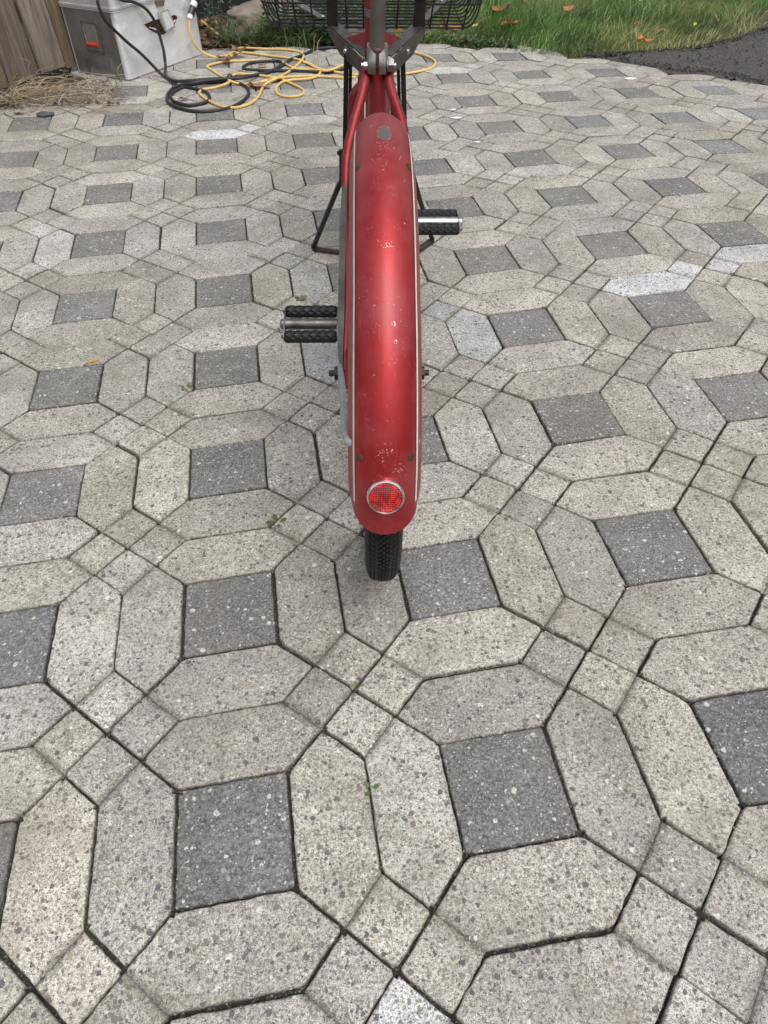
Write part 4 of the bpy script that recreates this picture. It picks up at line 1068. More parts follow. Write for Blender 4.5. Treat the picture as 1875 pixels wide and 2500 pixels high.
# ================================================================== CORDS
def cpt(px, py, off):        # world point on a plane 'off' in front of the case
    return caseM @ cs(px, py, off)
ycord = empty('extension_cord', tuple(gz(600, 200)))
tag(ycord, 'yellow extension cord in loose loops on the pavers, plug hanging on the silver case', 'cord')
def rel(P, root): return [Vector(p) - root.location for p in P]
zr = .0075
def grd(L_, z=zr):
    out = []
    for i, q in enumerate(L_):
        zz = z if len(q) == 2 else q[2]; out.append(gz(q[0], q[1], zz))
    return out
Y1 = [cpt(463, 49, .03), cpt(463.5, 75, .03), cpt(471, 103, .033), cpt(490, 124, .04)] + grd([(517, 137.5), (541, 138.5), (561, 133), (577, 121.5), (591, 117), (621, 118), (655, 119.5), (700, 121), (730, 126), (741, 135), (735, 149), (712, 170), (678, 190, .022), (650, 204), (639, 218), (632, 234), (616, 250), (593, 259), (570, 263), (540, 259), (508, 245), (490, 231), (487, 224), (499, 218), (529, 213), (559, 201, .02), (561, 190), (575, 181), (593, 180), (620, 182), (655, 187), (685, 192.5), (712, 204), (737, 217), (741, 227), (728, 234), (700, 236), (678, 229), (675, 215), (687, 201.5), (712, 195), (737, 193.5), (760, 191), (778, 183), (781, 172), (765, 160), (740, 150, .022)])
MB().tube(spline(rel(Y1, ycord), 6), .0058, 10).build('cord_run', M_YCORD, ycord)
Y2 = grd([(492, 50, .05), (517, 71, .03), (540, 89), (575, 121), (570, 130, .02), (561, 141), (566, 134), (580, 128.5), (593, 128), (620, 130.5), (655, 135.5), (700, 141), (727, 145), (752, 155), (777, 167), (835, 178), (889, 184), (940, 183), (986, 180), (1024, 174), (1052, 166), (1063, 155), (1055, 143), (1030, 133), (1000, 126.5), (950, 127), (880, 140), (835, 160, .02), (800, 172, .018), (760, 170), (723, 168), (701, 158), (678, 149), (620, 147.5), (575, 149), (540, 152), (515, 158), (506, 163), (520, 173), (545, 188), (563, 198, .02), (586, 204), (620, 204), (650, 197), (673, 191, .02), (720, 187), (780, 186), (835, 189), (870, 188)])
MB().tube(spline(rel(Y2, ycord), 6), .0058, 10).build('cord_run', M_YCORD, ycord)
pa = cpt(463, 45, .03); pb_ = cpt(480, -12, .03); dpl = (pb_ - pa)
def seg(t0, t1, r, mat, nm): MB().tube(rel([pa + dpl * t0, pa + dpl * t1], ycord), r, 20).build(nm, mat, ycord)
seg(-.02, .16, .0135, M_WHITEP, 'plug_collar'); seg(.16, .50, .0175, M_DKPLAS, 'plug_body'); seg(.50, .72, .0165, M_WHITEP, 'plug_band'); seg(.72, 1.25, .018, M_DKPLAS, 'socket_body')

bcab = empty('power_cable', tuple(gz(500, 230)))
tag(bcab, 'thick black power cable draped over the silver case and coiled on the pavers', 'cable')
B1 = [cpt(262, -22, -.02), cpt(243, -16, .02), cpt(238, 0, .03), cpt(243.5, 22.5, .03), cpt(258, 51, .03), cpt(282, 76, .03), cpt(313, 105, .035), cpt(344, 131, .05), cpt(372, 159, .07)] + grd([(401, 187), (432, 207), (465, 215), (497, 222), (511, 234), (508, 246), (490, 253), (460, 257), (430, 250), (418, 240), (419, 229), (447, 213), (486, 204), (524, 201), (563, 199), (595, 208), (607, 223), (601, 239), (574, 258), (535, 269), (492, 273), (453, 268), (420, 257), (408, 243), (412, 226), (432, 211), (470, 203, .022), (530, 194, .022), (594, 190, .022), (640, 180), (668, 170), (686, 158), (683, 150), (660, 149), (620, 152), (596, 162), (600, 169), (640, 172), (712, 173), (794, 176), (828, 172), (855, 160), (880, 148)])
MB().tube(spline(rel(B1, bcab), 6), .0072, 10).build('cable_run', M_BCABLE, bcab)
B2 = [cpt(275, -18, -.02), cpt(297, 0, .025), cpt(323, 4, .03), cpt(354, 20, .03), cpt(375, 47, .035), cpt(383, 66, .035), cpt(393, 98, .04), cpt(400, 127, .05)] + grd([(404, 160, .03), (405, 184, .012), (430, 198, .02), (470, 196), (540, 191), (594, 187), (650, 178), (690, 160), (710, 145), (741, 134), (756, 127), (777, 119), (817, 116), (860, 118)])
MB().tube(spline(rel(B2, bcab), 6), .0072, 10).build('cable_run', M_BCABLE, bcab)
q = gz(561, 186, .012) - bcab.location
MB().revolve([(.0001, .013), (.008, .011), (.0125, .004), (.013, -.004), (.009, -.010), (.0001, -.012)], q, (.8, .3, .4), 16).build('end_ball', M_DKPLAS, bcab)
MB().tube([q, q + Vector((.02, -.005, -.003)), q + Vector((.05, -.02, -.004))], .0045, 8).build('end_lead', M_DKPLAS, bcab)

# ================================================================== ROCK, DARK PANEL BEHIND
import bmesh
bm = bmesh.new(); bmesh.ops.create_icosphere(bm, subdivisions=5, radius=1)
for v in bm.verts:
    p = v.co.copy(); k = 1 + .22 * fn(p.x * 1.4, p.y * 1.4, p.z * 1.4 + 3) + .07 * fn(p.x * 5, p.y * 5, p.z * 5) + .025 * fn(p.x * 16, p.y * 16, p.z * 16)
    v.co = Vector((math.copysign(abs(p.x) ** .8, p.x) * .235 * k, math.copysign(abs(p.y) ** .8, p.y) * .15 * k, math.copysign(abs(p.z) ** .75, p.z) * .10 * k))
me = bpy.data.meshes.new('garden_rock'); bm.to_mesh(me); bm.free(); me.materials.append(M_ROCK)
for p in me.polygons: p.use_smooth = True
rock = bpy.data.objects.new('garden_rock', me); COL.objects.link(rock); g0 = gz(650, 96); rock.location = (g0.x, g0.y + .12, .06); rock.rotation_euler = (0, 0, .12)
tag(rock, 'weathered brownish stone block lying behind the yellow cord and weeds', 'rock')
tb = MB(); tb.box((0, 0, 0), (1.6, .16, .62), bev=.012); gap_panel = tb.build('dark_gap_panel', M_DARKGAP, angle=30); gap_panel.location = (-1.42, 5.62, .28); gap_panel.rotation_euler = (0, 0, .05)  # added panel: supplies the darkness behind case and stone
tag(gap_panel, 'near-black panel added to darken the shaded gap behind the silver case and stone block', 'panel')

# ================================================================== VEGETATION
def blades(name, P, H, Wd, lean, dirs, cols, mat, segs=3, curl=1.0):
    n = len(P); ts = np.linspace(0, 1, segs + 1); V = []; C = []
    perp = np.stack([-np.sin(dirs), np.cos(dirs), np.zeros(n)], 1); dv = np.stack([np.cos(dirs), np.sin(dirs), np.zeros(n)], 1)
    face = rng.uniform(0, 2 * pi, n); perp = np.stack([np.cos(face), np.sin(face), np.zeros(n)], 1)
    for k, t in enumerate(ts):
        ctr = P + dv * (lean * H * t ** 1.8)[:, None] + np.stack([np.zeros(n), np.zeros(n), H * (t - curl * .35 * lean * t * t)], 1)
        if k < segs:
            w = (Wd * (1 - t * .75))[:, None] * .5
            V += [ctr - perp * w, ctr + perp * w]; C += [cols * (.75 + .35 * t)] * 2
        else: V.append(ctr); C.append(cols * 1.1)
    A = np.stack(V, 1); Cc = np.stack(C, 1); m_ = A.shape[1]; me = bpy.data.meshes.new(name)
    base = np.arange(n) * m_; F = []
    quads = []
    for k in range(segs - 1): quads.append(np.stack([base + 2 * k, base + 2 * k + 1, base + 2 * k + 3, base + 2 * k + 2], 1))
    tri = np.stack([base + 2 * segs - 2, base + 2 * segs - 1, base + 2 * segs], 1)
    Q = np.concatenate(quads) if quads else np.zeros((0, 4), int)
    me.vertices.add(n * m_); me.vertices.foreach_set('co', A.reshape(-1, 3).astype(np.float32).ravel())
    loops = np.concatenate([Q.ravel(), tri.ravel()]); me.loops.add(len(loops)); me.loops.foreach_set('vertex_index', loops.astype(np.int32))
    ls = np.concatenate([np.arange(len(Q)) * 4, len(Q) * 4 + np.arange(len(tri)) * 3]); me.polygons.add(len(ls)); me.polygons.foreach_set('loop_start', ls.astype(np.int32))
    me.update(calc_edges=True)
    at = me.color_attributes.new('tint', 'FLOAT_COLOR', 'POINT'); cc_ = np.concatenate([Cc.reshape(-1, 3), np.ones((n * m_, 1))], 1).astype(np.float32); at.data.foreach_set('color', cc_.ravel())
    me.materials.append(mat); o = bpy.data.objects.new(name, me); COL.objects.link(o); return o
GR = [(.10, 4.68), (.45, 4.60), (.72, 4.47), (1.0, 4.32), (1.18, 4.36), (1.36, 4.38), (1.7, 4.43), (2.0, 4.63), (2.35, 4.95), (4.5, 5.9), (5, 9), (-.35, 9), (-.30, 5.6), (-.1, 5.0)]
def scatter(poly, n, dens=None):
    xs = [p[0] for p in poly]; ys = [p[1] for p in poly]; out = []
    while len(out) < n:
        x = rng.uniform(min(xs), max(xs)); y = min(ys) + (max(ys) - min(ys)) * rng.uniform(0, 1) ** 1.7
        if inside(x, y, poly) and (dens is None or rng.uniform() < dens(x, y)): out.append((x, y, -.012))
    return np.array(out)
def edge_dist(x, y):
    P = GR[:9]; best = 9
    for (x1, y1), (x2, y2) in zip(P, P[1:]):
        t = max(0, min(1, ((x - x1) * (x2 - x1) + (y - y1) * (y2 - y1)) / ((x2 - x1) ** 2 + (y2 - y1) ** 2))); best = min(best, hypot(x - x1 - t * (x2 - x1), y - y1 - t * (y2 - y1)))
    return best
sheet('turf', GR, -.010, simple('turf_soil', (.05, .055, .02), .95, var=.3, scale=15, co='pos', bump=.6, bd=.01), .012, .06)
P = scatter(GR, 52000); n = len(P)
cl = np.array([fn(p[0] * 2.6, p[1] * 2.6, 3) for p in P]); cl2 = np.array([fn(p[0] * 9, p[1] * 9, 5) for p in P]); ed = np.array([edge_dist(p[0], p[1]) for p in P])
H = (.065 + .065 * np.clip(cl + .35, 0, 1) + .03 * np.clip(cl2, 0, 1)) * rng.uniform(.55, 1.35, n) * np.clip(.45 + ed * 2.6, .35, 1)
tall = (np.abs(P[:, 0] - .83) < .17) & (P[:, 1] > 4.68); H[tall] *= 1.7
dry = np.clip((P[:, 0] - .75) * .9, 0, 1) * np.clip(1.15 - ed * 4.2, 0, 1)
g1 = np.array([.085, .19, .035]); g2 = np.array([.17, .30, .07]); g3 = np.array([.04, .09, .03]); dc = np.array([.48, .42, .22])
u = rng.uniform(0, 1, (n, 1)); cols = g1 * (1 - u) + g2 * u; dk = np.clip(cl2 * 1.5 + .1, 0, .8)[:, None]; cols = cols * (1 - dk) + g3 * dk; pt = np.clip(np.array([fn(q[0] * 1.7, q[1] * 1.7, 11) for q in P]) * 2.2, 0, .75)[:, None]; cols = cols * (1 - pt) + np.array([.27, .33, .10]) * pt
isdry = (rng.uniform(0, 1, n) < (.05 + .75 * dry))[:, None]; cols = np.where(isdry, dc * rng.uniform(.6, 1.2, (n, 1)), cols) * rng.uniform(.75, 1.25, (n, 1))
lean = rng.uniform(.25, 1.15, n); Wd = rng.uniform(.0028, .0055, n)
dirs = rng.uniform(0, 2 * pi, n) * .55 + (-1.9 + cl * 3)
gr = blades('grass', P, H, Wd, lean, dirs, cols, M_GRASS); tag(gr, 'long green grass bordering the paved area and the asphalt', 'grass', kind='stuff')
# broadleaf ground cover low at the grass edge and in the garden bed
def leaf_patch(name, pts, size, cols, label, cat, flat=.5, seedv=3):
    V = []; F = []; C = []
    for i, p in enumerate(pts):
        s_ = size * rng.uniform(.5, 1.3); a = rng.uniform(0, 2 * pi); ti = rng.uniform(-flat, flat) + .3; c_ = cols[i % len(cols)] * rng.uniform(.6, 1.3)
        d = np.array([cos(a) * cos(ti), sin(a) * cos(ti), sin(ti)]); q = np.array([-sin(a), cos(a), rng.uniform(-.4, .4)])
        b = len(V); p = np.array(p)
        V += [p, p + d * s_ * .45 + q * s_ * .28, p + d * s_, p + d * s_ * .45 - q * s_ * .28, p + d * s_ * .5 + np.array([0, 0, -s_ * .08])]
        F += [(b, b + 1, b + 4), (b + 1, b + 2, b + 4), (b + 2, b + 3, b + 4), (b + 3, b, b + 4)]; C += [(*c_, 1.)] * 5
    mb = MB(); mb.v = [tuple(v) for v in V]; mb.f = F; mb.c = [tuple(c) for c in C]
    o = mb.build(name, M_LEAF, fix=False, smooth=False); tag(o, label, cat, kind='stuff'); return o
def rpts(poly, n, z0, z1):
    P = scatter(poly, n); P[:, 2] = z0 + (z1 - z0) * rng.uniform(0, 1, n) ** 1.3; return P
GA = np.array
e1 = [(.12, 4.68), (.4, 4.64), (.78, 4.5), (.7, 4.62), (.4, 4.80), (.2, 4.85)]
leaf_patch('ground_cover', rpts(e1, 900, .0, .028), .026, [GA([.06, .12, .045]), GA([.08, .15, .05]), GA([.04, .08, .035]), GA([.10, .17, .06])], 'low broadleaf weeds creeping along the grass edge', 'weeds')
e2 = [(-.62, 4.70), (-.05, 4.70), (.15, 4.9), (.0, 5.4), (-.3, 5.8), (-.75, 5.6), (-.55, 5.0)]
leaf_patch('leafy_weeds', rpts(e2, 3600, .0, .16), .042, [GA([.055, .105, .04]), GA([.09, .16, .05]), GA([.035, .07, .035]), GA([.075, .11, .075]), GA([.12, .17, .04])], 'dark green leafy weeds growing behind the cords below the basket', 'weeds')
e3 = [(-.93, 4.66), (-.60, 4.68), (-.62, 5.1), (-.9, 5.5), (-1.1, 5.3)]
leaf_patch('bed_litter', rpts(e3, 500, -.01, .015), .05, [GA([.14, .08, .04]), GA([.09, .05, .03]), GA([.20, .13, .07])], 'brown dead leaves on the soil right of the silver case', 'leaf litter', flat=.2)
# arching grass tufts in the bed
tp = []; 
for (px, py, k) in ((640, 108, 110), (700, 108, 100), (575, 108, 60), (740, 112, 80), (660, 60, 60), (620, 100, 70)):
    g0 = gz(px, py)
    for _ in range(k): tp.append((g0.x + rng.normal(0, .05), g0.y + rng.normal(0, .04), -.01))
tp = np.array(tp); n = len(tp); c = np.array([.11, .16, .06]) * rng.uniform(.6, 1.4, (n, 1))
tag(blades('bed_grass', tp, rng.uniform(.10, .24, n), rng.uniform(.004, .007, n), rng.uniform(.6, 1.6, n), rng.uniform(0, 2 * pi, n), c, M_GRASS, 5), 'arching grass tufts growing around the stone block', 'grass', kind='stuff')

def weed(name, base, H, nst, leafn, size, cols, label, cat='weed', spread=.05, group='leafy weeds'):
    root = empty(name, tuple(base)); tag(root, label, cat, group); stem = MB(); lf = MB()
    for s in range(nst):
        a = rng.uniform(0, 2 * pi); top = Vector((cos(a) * spread * rng.uniform(.2, 1), sin(a) * spread * rng.uniform(.2, 1), H * rng.uniform(.7, 1)))
        mid = top * .5 + Vector((rng.normal(0, .012), rng.normal(0, .012), 0)); P = spline([Vector((0, 0, 0)), mid, top], 5)
        stem.tube(P, [.0022 - .0012 * i / (len(P) - 1) for i in range(len(P))], 5)
        for i in range(leafn):
            t = (i + 1) / leafn; p = P[min(len(P) - 1, int(t * (len(P) - 1)))]; a = i * 2.4 + s; L_ = size * rng.uniform(.6, 1.2) * (1.1 - .45 * t)
            d = Vector((cos(a), sin(a), rng.uniform(-.25, .45))).normalized(); w = d.cross(Vector((0, 0, 1))).normalized(); cc = cols[i % len(cols)] * rng.uniform(.7, 1.25)
            dr = Vector((0, 0, -L_ * .18)); vs = [p, p + d * L_ * .3 + w * L_ * .2, p + d * L_ * .65 + w * L_ * .17 + dr * .3, p + d * L_ + dr, p + d * L_ * .65 - w * L_ * .17 + dr * .3, p + d * L_ * .3 - w * L_ * .2, p + d * L_ * .35 - Vector((0, 0, L_ * .05)), p + d * L_ * .7 + dr * .5 - Vector((0, 0, L_ * .03))]
            lf.add(vs, [(0, 1, 6), (1, 2, 7, 6), (2, 3, 7), (3, 4, 7), (4, 5, 6, 7), (5, 0, 6)], (*cc, 1.))
    stem.c = [(.10, .11, .05, 1.)] * len(stem.v); stem.build('stem', M_STRAW, root); lf.build('foliage', M_LEAF, root, smooth=False, fix=False)
    return root
G1 = [GA([.085, .13, .07]), GA([.06, .10, .055]), GA([.11, .15, .09])]
weed('leafy_weed', gz(72, 200, -.01) + Vector((.035, -.03, 0)), .20, 5, 7, .085, G1, 'pale green broad-leaved weed growing against the wooden fence')
weed('leafy_weed', gz(545, 118, -.01), .24, 6, 9, .05, [GA([.05, .10, .05]), GA([.07, .13, .06])], 'tall green weed right of the silver case, beside the stone block', spread=.09)
weed('leafy_weed', gz(520, 90, -.01), .26, 5, 9, .045, [GA([.05, .09, .05]), GA([.075, .12, .07])], 'weed with small grey-green leaves in the dark gap beside the silver case', spread=.10)
weed('leafy_weed', gz(745, 108, -.01), .14, 6, 8, .05, [GA([.045, .10, .035]), GA([.08, .15, .05])], 'bushy green weed under the left end of the basket', spread=.09)
# white flowers
def flower(px, py, s_, label):
    g0 = gz(px, py, .0); root = empty('white_flower', (g0.x, g0.y, .0)); tag(root, label, 'flower', 'white flowers')
    hgt = .075; stem = MB(); stem.tube([(0, 0, 0), (.004, .002, hgt * .6), (0, -.01, hgt)], .0016, 5); stem.c = [(.08, .12, .04, 1.)] * len(stem.v); stem.build('stem', M_STRAW, root)
    for k in range(5):
        a = 2 * pi * k / 5 + .3; mb = MB(); N = 5; vs = []
        for i in range(N):
            for j in range(N):
                u_ = i / (N - 1); v_ = (j / (N - 1) - .5) * 2; r = s_ * u_; w = v_ * .62 * u_ ** .6
                vs.append((r * cos(a + w), r * sin(a + w) - .01 - .3 * s_ * u_, hgt + s_ * (.28 * u_ + .12 * sin(6 * v_ + 9 * u_))))
        mb.add(vs, [(i * N + j, i * N + j + 1, (i + 1) * N + j + 1, (i + 1) * N + j) for i in range(N - 1) for j in range(N - 1)], (.86, .85, .86, 1.)); mb.build('petal', M_LEAF, root, fix=False)
flower(748, 92, .040, 'crumpled white flower among the weeds just below the basket')
flower(786, 104, .036, 'ragged white flower beside the left carrier arm of the bicycle')
# thin dry seed stalks standing before the weeds
for (px, py, hh, lab) in ((770, 158, .12, 'thin dry seed stalk standing on the pavers left of the bicycle carrier'), (778, 160, .10, 'second thin dry stalk, just right of the first beside the cords')):
    g0 = gz(px, py); mb = MB(); mb.tube([g0, g0 + Vector((-.004, .01, hh * .5)), g0 + Vector((.004, .01, hh)), g0 + Vector((.012, .01, hh + .01))], .0016, 5); mb.c = [(.34, .30, .18, 1.)] * len(mb.v)
    tag(mb.build('seed_stalk', M_STRAW), lab, 'stalk', 'dry seed stalks')

# dry stems at the foot of the fence
mb = MB(); cols = [(.40, .33, .21, 1.), (.30, .24, .15, 1.), (.48, .41, .28, 1.), (.20, .15, .10, 1.)]
def strand(a, b, arch, r=.0016, jit=.02):
    m1 = a.lerp(b, .35) + Vector((rng.normal(0, jit), rng.normal(0, jit), arch)); m2 = a.lerp(b, .7) + Vector((rng.normal(0, jit), rng.normal(0, jit), arch * .8))
    P = spline([a, m1, m2, b], 5); n0 = len(mb.v); mb.tube(P, [r * (1 - .5 * i / len(P)) for i in range(len(P))], 4, cap=False); k = cols[int(rng.integers(0, 4))]; f = rng.uniform(.7, 1.2); mb.c += [(k[0] * f, k[1] * f, k[2] * f, 1.)] * (len(mb.v) - n0)
for _ in range(75):
    a = gz(rng.uniform(-20, 170), rng.uniform(215, 260), rng.uniform(.0, .03)); b = gz(min(max(rng.normal(190, 90), -30), 335), rng.uniform(178, 262), rng.uniform(.0, .05)); strand(a, b, rng.uniform(0, .05))
hub = gz(22, 250, .02)
for _ in range(55):
    an = rng.uniform(0, 2 * pi); l = rng.uniform(.06, .28); strand(hub + Vector((rng.normal(0, .015), rng.normal(0, .015), 0)), hub + Vector((cos(an) * l, sin(an) * l, rng.uniform(-.018, .05))), rng.uniform(0, .04), .0015)
for _ in range(16):
    x = rng.uniform(60, 300); a = gz(x, rng.uniform(200, 225), .01); strand(a, a + Vector((rng.uniform(-.08, .08), rng.uniform(-.08, .05), rng.uniform(.04, .13))), .03, .0015)
for _ in range(110):
    a = gz(rng.uniform(-10, 330), rng.uniform(205, 280), .004); an = rng.uniform(0, 2 * pi); l = rng.uniform(.03, .10); strand(a, a + Vector((cos(an) * l, sin(an) * l, rng.uniform(0, .01))), .004, .0012, .006)
tag(mb.build('dry_stems', M_STRAW, fix=False), 'tangle of dry straw-coloured stems at the foot of the fence', 'dead weeds', kind='stuff')
lit = []
for _ in range(900):
    px = rng.uniform(-20, 300); py = 190 + 70 * rng.uniform(0, 1) ** .8 + max(0, (150 - px)) * .15 * rng.uniform(0, 1); q = gz(px, py, .002); lit.append((q.x, q.y, q.z + rng.uniform(0, .006)))
leaf_patch('fence_litter', lit, .016, [GA([.12, .085, .055]), GA([.20, .15, .10]), GA([.07, .05, .035]), GA([.10, .09, .05])], 'crumbled leaf litter scattered on the pavers below the fence', 'leaf litter', flat=.15)

# fallen leaves
def leaf(px, py, s_, col, label, lift=.008, rot=None, maple=False, name='fallen_leaf', curl=.35, root_z=0.):
    g0 = gz(px, py, root_z); a = rng.uniform(0, 2 * pi) if rot is None else rot; mb = MB(); N = 22; out = []
    for k in range(N):
        t = 2 * pi * k / N; r = .5 * (1 + .12 * cos(t)) * (1 + (.28 * abs(cos(2.5 * t)) if maple else .05 * sin(7 * t)))
        x = r * cos(t); y = r * sin(t) * (.95 if maple else .52); out.append((x, y))
    vs = [(0, 0, 0)]; cs_ = [(*[c * .8 for c in col], 1.)]
    for f in (.5, 1.):
        for (x, y) in out:
            x_ = x * f; y_ = y * f; z = curl * (abs(y_) ** 1.3 * 1.1 + .5 * x_ * x_) + .08 * sin(9 * x_ + 3) * f + .05 * fn(x_ * 6, y_ * 6, px); vs.append((x_, y_, z)); k_ = rng.uniform(.75, 1.15); cs_.append((*[c * k_ for c in col], 1.))
    fs = [(0, 1 + k, 1 + (k + 1) % N) for k in range(N)] + [(1 + k, 1 + N + k, 1 + N + (k + 1) % N, 1 + (k + 1) % N) for k in range(N)]
    sv = [(x * s_, y * s_, z * s_) for x, y, z in vs]
    mb.add(sv, fs, cs_); mb.tube([(-.5 * s_, 0, .06 * s_), (-.75 * s_, .02 * s_, .03 * s_), (-.95 * s_, .05 * s_, .05 * s_)], .0011, 4); mb.c += [(.15, .09, .05, 1.)] * (len(mb.v) - len(mb.c))
    o = mb.build(name, M_LEAF, fix=False); o.location = (g0.x, g0.y, g0.z + lift); o.rotation_euler = (rng.uniform(-.25, .25), rng.uniform(-.25, .25), a); tag(o, label, 'leaf', 'fallen leaves'); return o
OR, BR, PK, YL, DB = (.46, .15, .045), (.22, .10, .055), (.42, .24, .17), (.60, .42, .05), (.15, .085, .05)
leaf(1219, 60, .105, (.33, .12, .05), 'large reddish-brown fallen leaf standing in the grass right of the basket', .075, 1.2, True, root_z=0)
leaf(1242, 82, .095, (.55, .20, .06), 'orange fallen leaf on the grass just below the large brown one', .05, .1, True, curl=.15)
leaf(1100, 88, .10, (.45, .19, .09), 'orange and pink fallen leaf in the grass below the right end of the basket', .035, 2.2, True)
leaf(1137, 110, .075, DB, 'dark brown curled leaf at the edge of the grass near the basket', .015, .4)
leaf(1280, 38, .06, (.32, .11, .04), 'small rust-brown leaf half hidden in the upper grass', .07, 1.9, True)
leaf(1385, 54, .07, (.50, .24, .10), 'light orange fallen leaf in the middle of the lawn', .065, 1.3, True)
leaf(1555, 84, .07, (.42, .16, .06), 'upright orange-brown leaf in the grass near the asphalt', .05, 1.7)
leaf(1609, 97, .07, (.30, .15, .10), 'dull mauve-brown leaf in dry grass above the asphalt', .04, .6)
leaf(1568, 114, .08, (.62, .20, .04), 'bright orange curled leaf at the grass edge beside the asphalt', .03, 0., curl=.5)
leaf(1158, 88, .035, YL, 'small yellow leaf in the grass beside the basket', .05, .5)
leaf(1533, 18, .035, (.62, .55, .18), 'pale yellow leaf high in the lawn', .08, .5)
leaf(1555, 34, .05, (.50, .40, .22), 'beige withered leaf in the lawn below the pale yellow one', .07, 1.4)
leaf(1690, 86, .035, YL, 'tiny yellow leaf in the grass beyond the asphalt corner', .05, 1.1)
leaf(582, 142, .085, DB, 'dark brown curled leaf lying on the yellow cord near the silver case', .03, .3, curl=.8)
leaf(557, 157, .085, (.26, .13, .07), 'narrow folded brown leaf hanging over the yellow cord', .018, -1.1, curl=.9)
leaf(541, 148, .06, (.24, .13, .08), 'mid brown leaf left of the curled leaves on the cord', .012, 2.6, curl=.7)
leaf(641, 165, .06, (.25, .11, .07), 'reddish leaf inside the small loop of black cable', .010, .4)
leaf(630, 213, .095, PK, 'pinkish-tan leaf lying flat inside the cords', .008, -.4, True, curl=.12)
leaf(672, 200, .05, (.16, .10, .075), 'small dark leaf under the crossing yellow cords', .008, 1.0)
leaf(447, 246, .055, (.20, .12, .08), 'small brown leaf inside the coil of black cable', .008, .2)
leaf(142, 230, .07, (.40, .28, .16), 'light tan crinkled leaf among the dry stems by the fence', .012, .9, True, curl=.3)
leaf(222, 182, .06, (.34, .17, .07), 'orange-brown leaf against the bottom of the silver case', .014, .2, curl=.5)
leaf(48, 281, .05, (.22, .14, .09), 'dull brown leaf on the pavers below the dry stems', .006, 2.8)
leaf(227, 886, .026, (.62, .36, .04), 'thin yellow-orange leaf on a paver left of the lower pedal', .0045, .75, curl=.1)

# dark stone
bm = bmesh.new(); bmesh.ops.create_icosphere(bm, subdivisions=3, radius=1)
for v in bm.verts:
    p = v.co.copy(); k = 1 + .25 * fn(p.x * 1.6, p.y * 1.6, p.z + 7); v.co = Vector((p.x * .040 * k, p.y * .024 * k, p.z * .011 * k))
me = bpy.data.meshes.new('flat_stone'); bm.to_mesh(me); bm.free(); me.materials.append(simple('slate_stone', (.075, .08, .09), .8, var=.2, scale=60, bump=.4))
for p in me.polygons: p.use_smooth = True
so_ = bpy.data.objects.new('flat_stone', me); COL.objects.link(so_); g0 = gz(112, 284); so_.location = (g0.x, g0.y, .009); tag(so_, 'flat dark blue-grey stone on the pavers near the fence', 'stone')
# white chips on the pavers
for (px, py, s_, lab) in ((1539, 194, .030, 'long white chip on a paver near the asphalt'), (1114, 290, .022, 'white chip on a paver right of the bicycle, nearest the rear fender'), (1165, 349, .014, 'small white chip in front of the larger one, right of the fender'), (1105, 270, .014, 'small white chip just beyond the large one right of the bicycle'),
                          (212, 218, .008, 'tiny white crumb on the pavers below the case')):
    mb = MB(); pts = [(cos(a) * s_ * (1 + .2 * sin(3 * a)), sin(a) * s_ * .42 * (1 + .2 * cos(5 * a))) for a in [2 * pi * k / 9 for k in range(9)]]
    prism(mb, [Vector((x, y, 0)) for x, y in pts], (0, 0, 1), .002); mb.c = [(.80, .80, .78, 1.)] * len(mb.v); o = mb.build('white_chip', M_CHIP, smooth=False); g0 = gz(px, py); o.location = (g0.x, g0.y, .003); tag(o, lab, 'chip', 'white chips on the pavers')
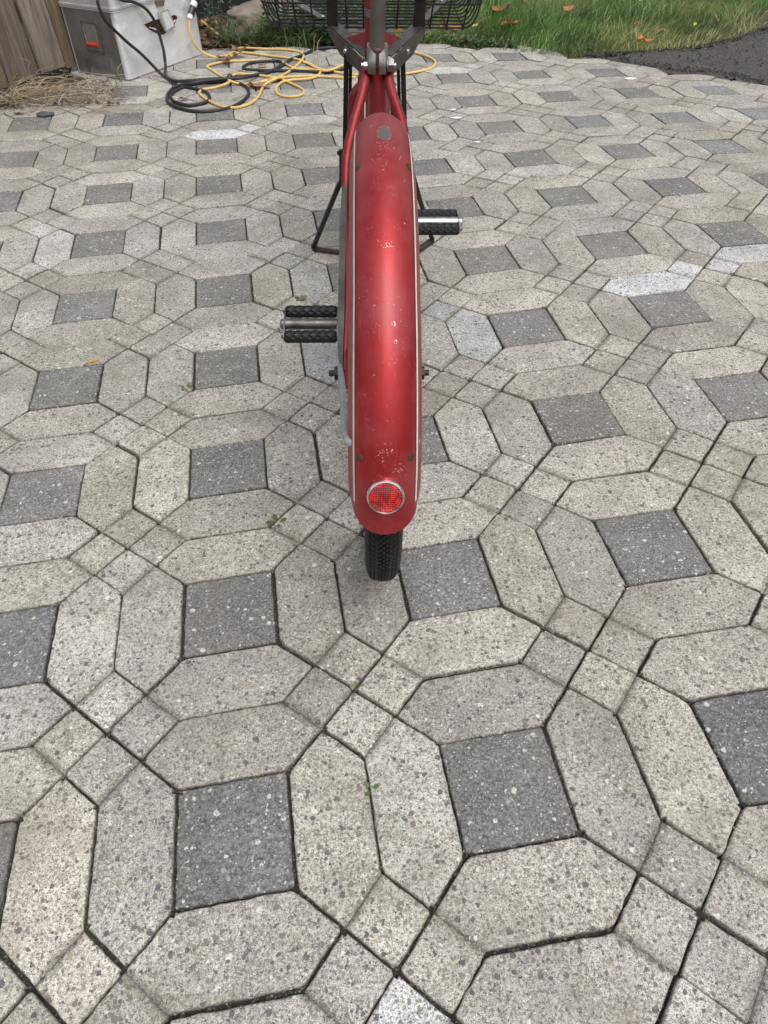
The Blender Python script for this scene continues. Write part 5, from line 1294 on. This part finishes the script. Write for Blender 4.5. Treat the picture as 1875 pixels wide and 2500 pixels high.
# seedlings in the joints
for (px, py, n_, s_, lab) in ((677, 1278, 4, .016, 'green clover-like seedling in a joint left of the rear tyre'), (876, 1678, 3, .008, 'tiny seedling where four small pavers meet in front of the tyre'), (905, 1928, 3, .010, 'small green sprout in the joint between two long pavers below the tyre'),
                              (455, 949, 5, .012, 'moss-green tuft in a joint below the lower pedal'), (736, 731, 8, .014, 'tuft of yellow-green grass in a joint above the lower pedal'), (235, 1290, 2, .006, 'tiny sprout in a joint at the left of the pavement'), (305, 1332, 3, .006, 'tiny sprouts at a joint crossing left of the rear tyre'),
                              (1303, 432, 6, .010, 'faint green sprouts in a joint beside a white paver'), (445, 1605, 2, .005, 'tiny sprout at the corner of a dark paver left of the tyre')):
    g0 = gz(px, py, .001); mb = MB()
    for k in range(n_):
        a = 2 * pi * k / n_ + rng.uniform(-.4, .4); d = Vector((cos(a), sin(a), .25)); w = Vector((-sin(a), cos(a), 0)); L_ = s_ * rng.uniform(.7, 1.1); o0 = d * s_ * .3; k_ = rng.uniform(.7, 1.3)
        mb.add([o0, o0 + d * L_ * .4 + w * L_ * .33, o0 + d * L_ * .85 + w * L_ * .25, o0 + d * L_, o0 + d * L_ * .85 - w * L_ * .25, o0 + d * L_ * .4 - w * L_ * .33], [(0, 1, 2, 3, 4, 5)], (.10 * k_, .16 * k_, .05 * k_, 1.))
    o = mb.build('seedling', M_LEAF, fix=False, smooth=False); o.location = (g0.x, g0.y, .003); tag(o, lab, 'seedling', 'seedlings in the paver joints')
# asphalt crumbs
mb = MB()
for _ in range(2200):
    t = rng.uniform(0, 1)
    if rng.uniform() < .6:
        k = int(rng.integers(-5, 6)); a = ASPH[k]; b = ASPH[k + 1]; x = lerp(a[0], b[0], t) + rng.normal(.03, .03); y = lerp(a[1], b[1], t) + rng.normal(.03, .03)
    else: x = rng.uniform(1.1, 3.2); y = rng.uniform(3.4, 4.9)
    if not inside(x - .03, y - .03, ASPH): continue
    if y > 5.2 or y < 3.2: continue
    s_ = rng.uniform(.003, .009); c_ = rng.uniform(.02, .09); n0 = len(mb.v); mb.box((x, y, .002), (s_, s_ * rng.uniform(.6, 1.2), s_ * .7), Matrix.Rotation(rng.uniform(0, 3), 3, 'Z') @ Matrix.Rotation(rng.uniform(0, 1), 3, 'X')); mb.c += [(c_, c_ * .97, c_ * .96, 1.)] * (len(mb.v) - n0)
tag(mb.build('asphalt_crumbs', M_CHIP, fix=False, smooth=False), 'loose dark crumbs along the broken edge of the asphalt', 'gravel', kind='stuff')
print('objects', len(bpy.data.objects), 'faces', sum(len(me.polygons) for me in bpy.data.meshes))
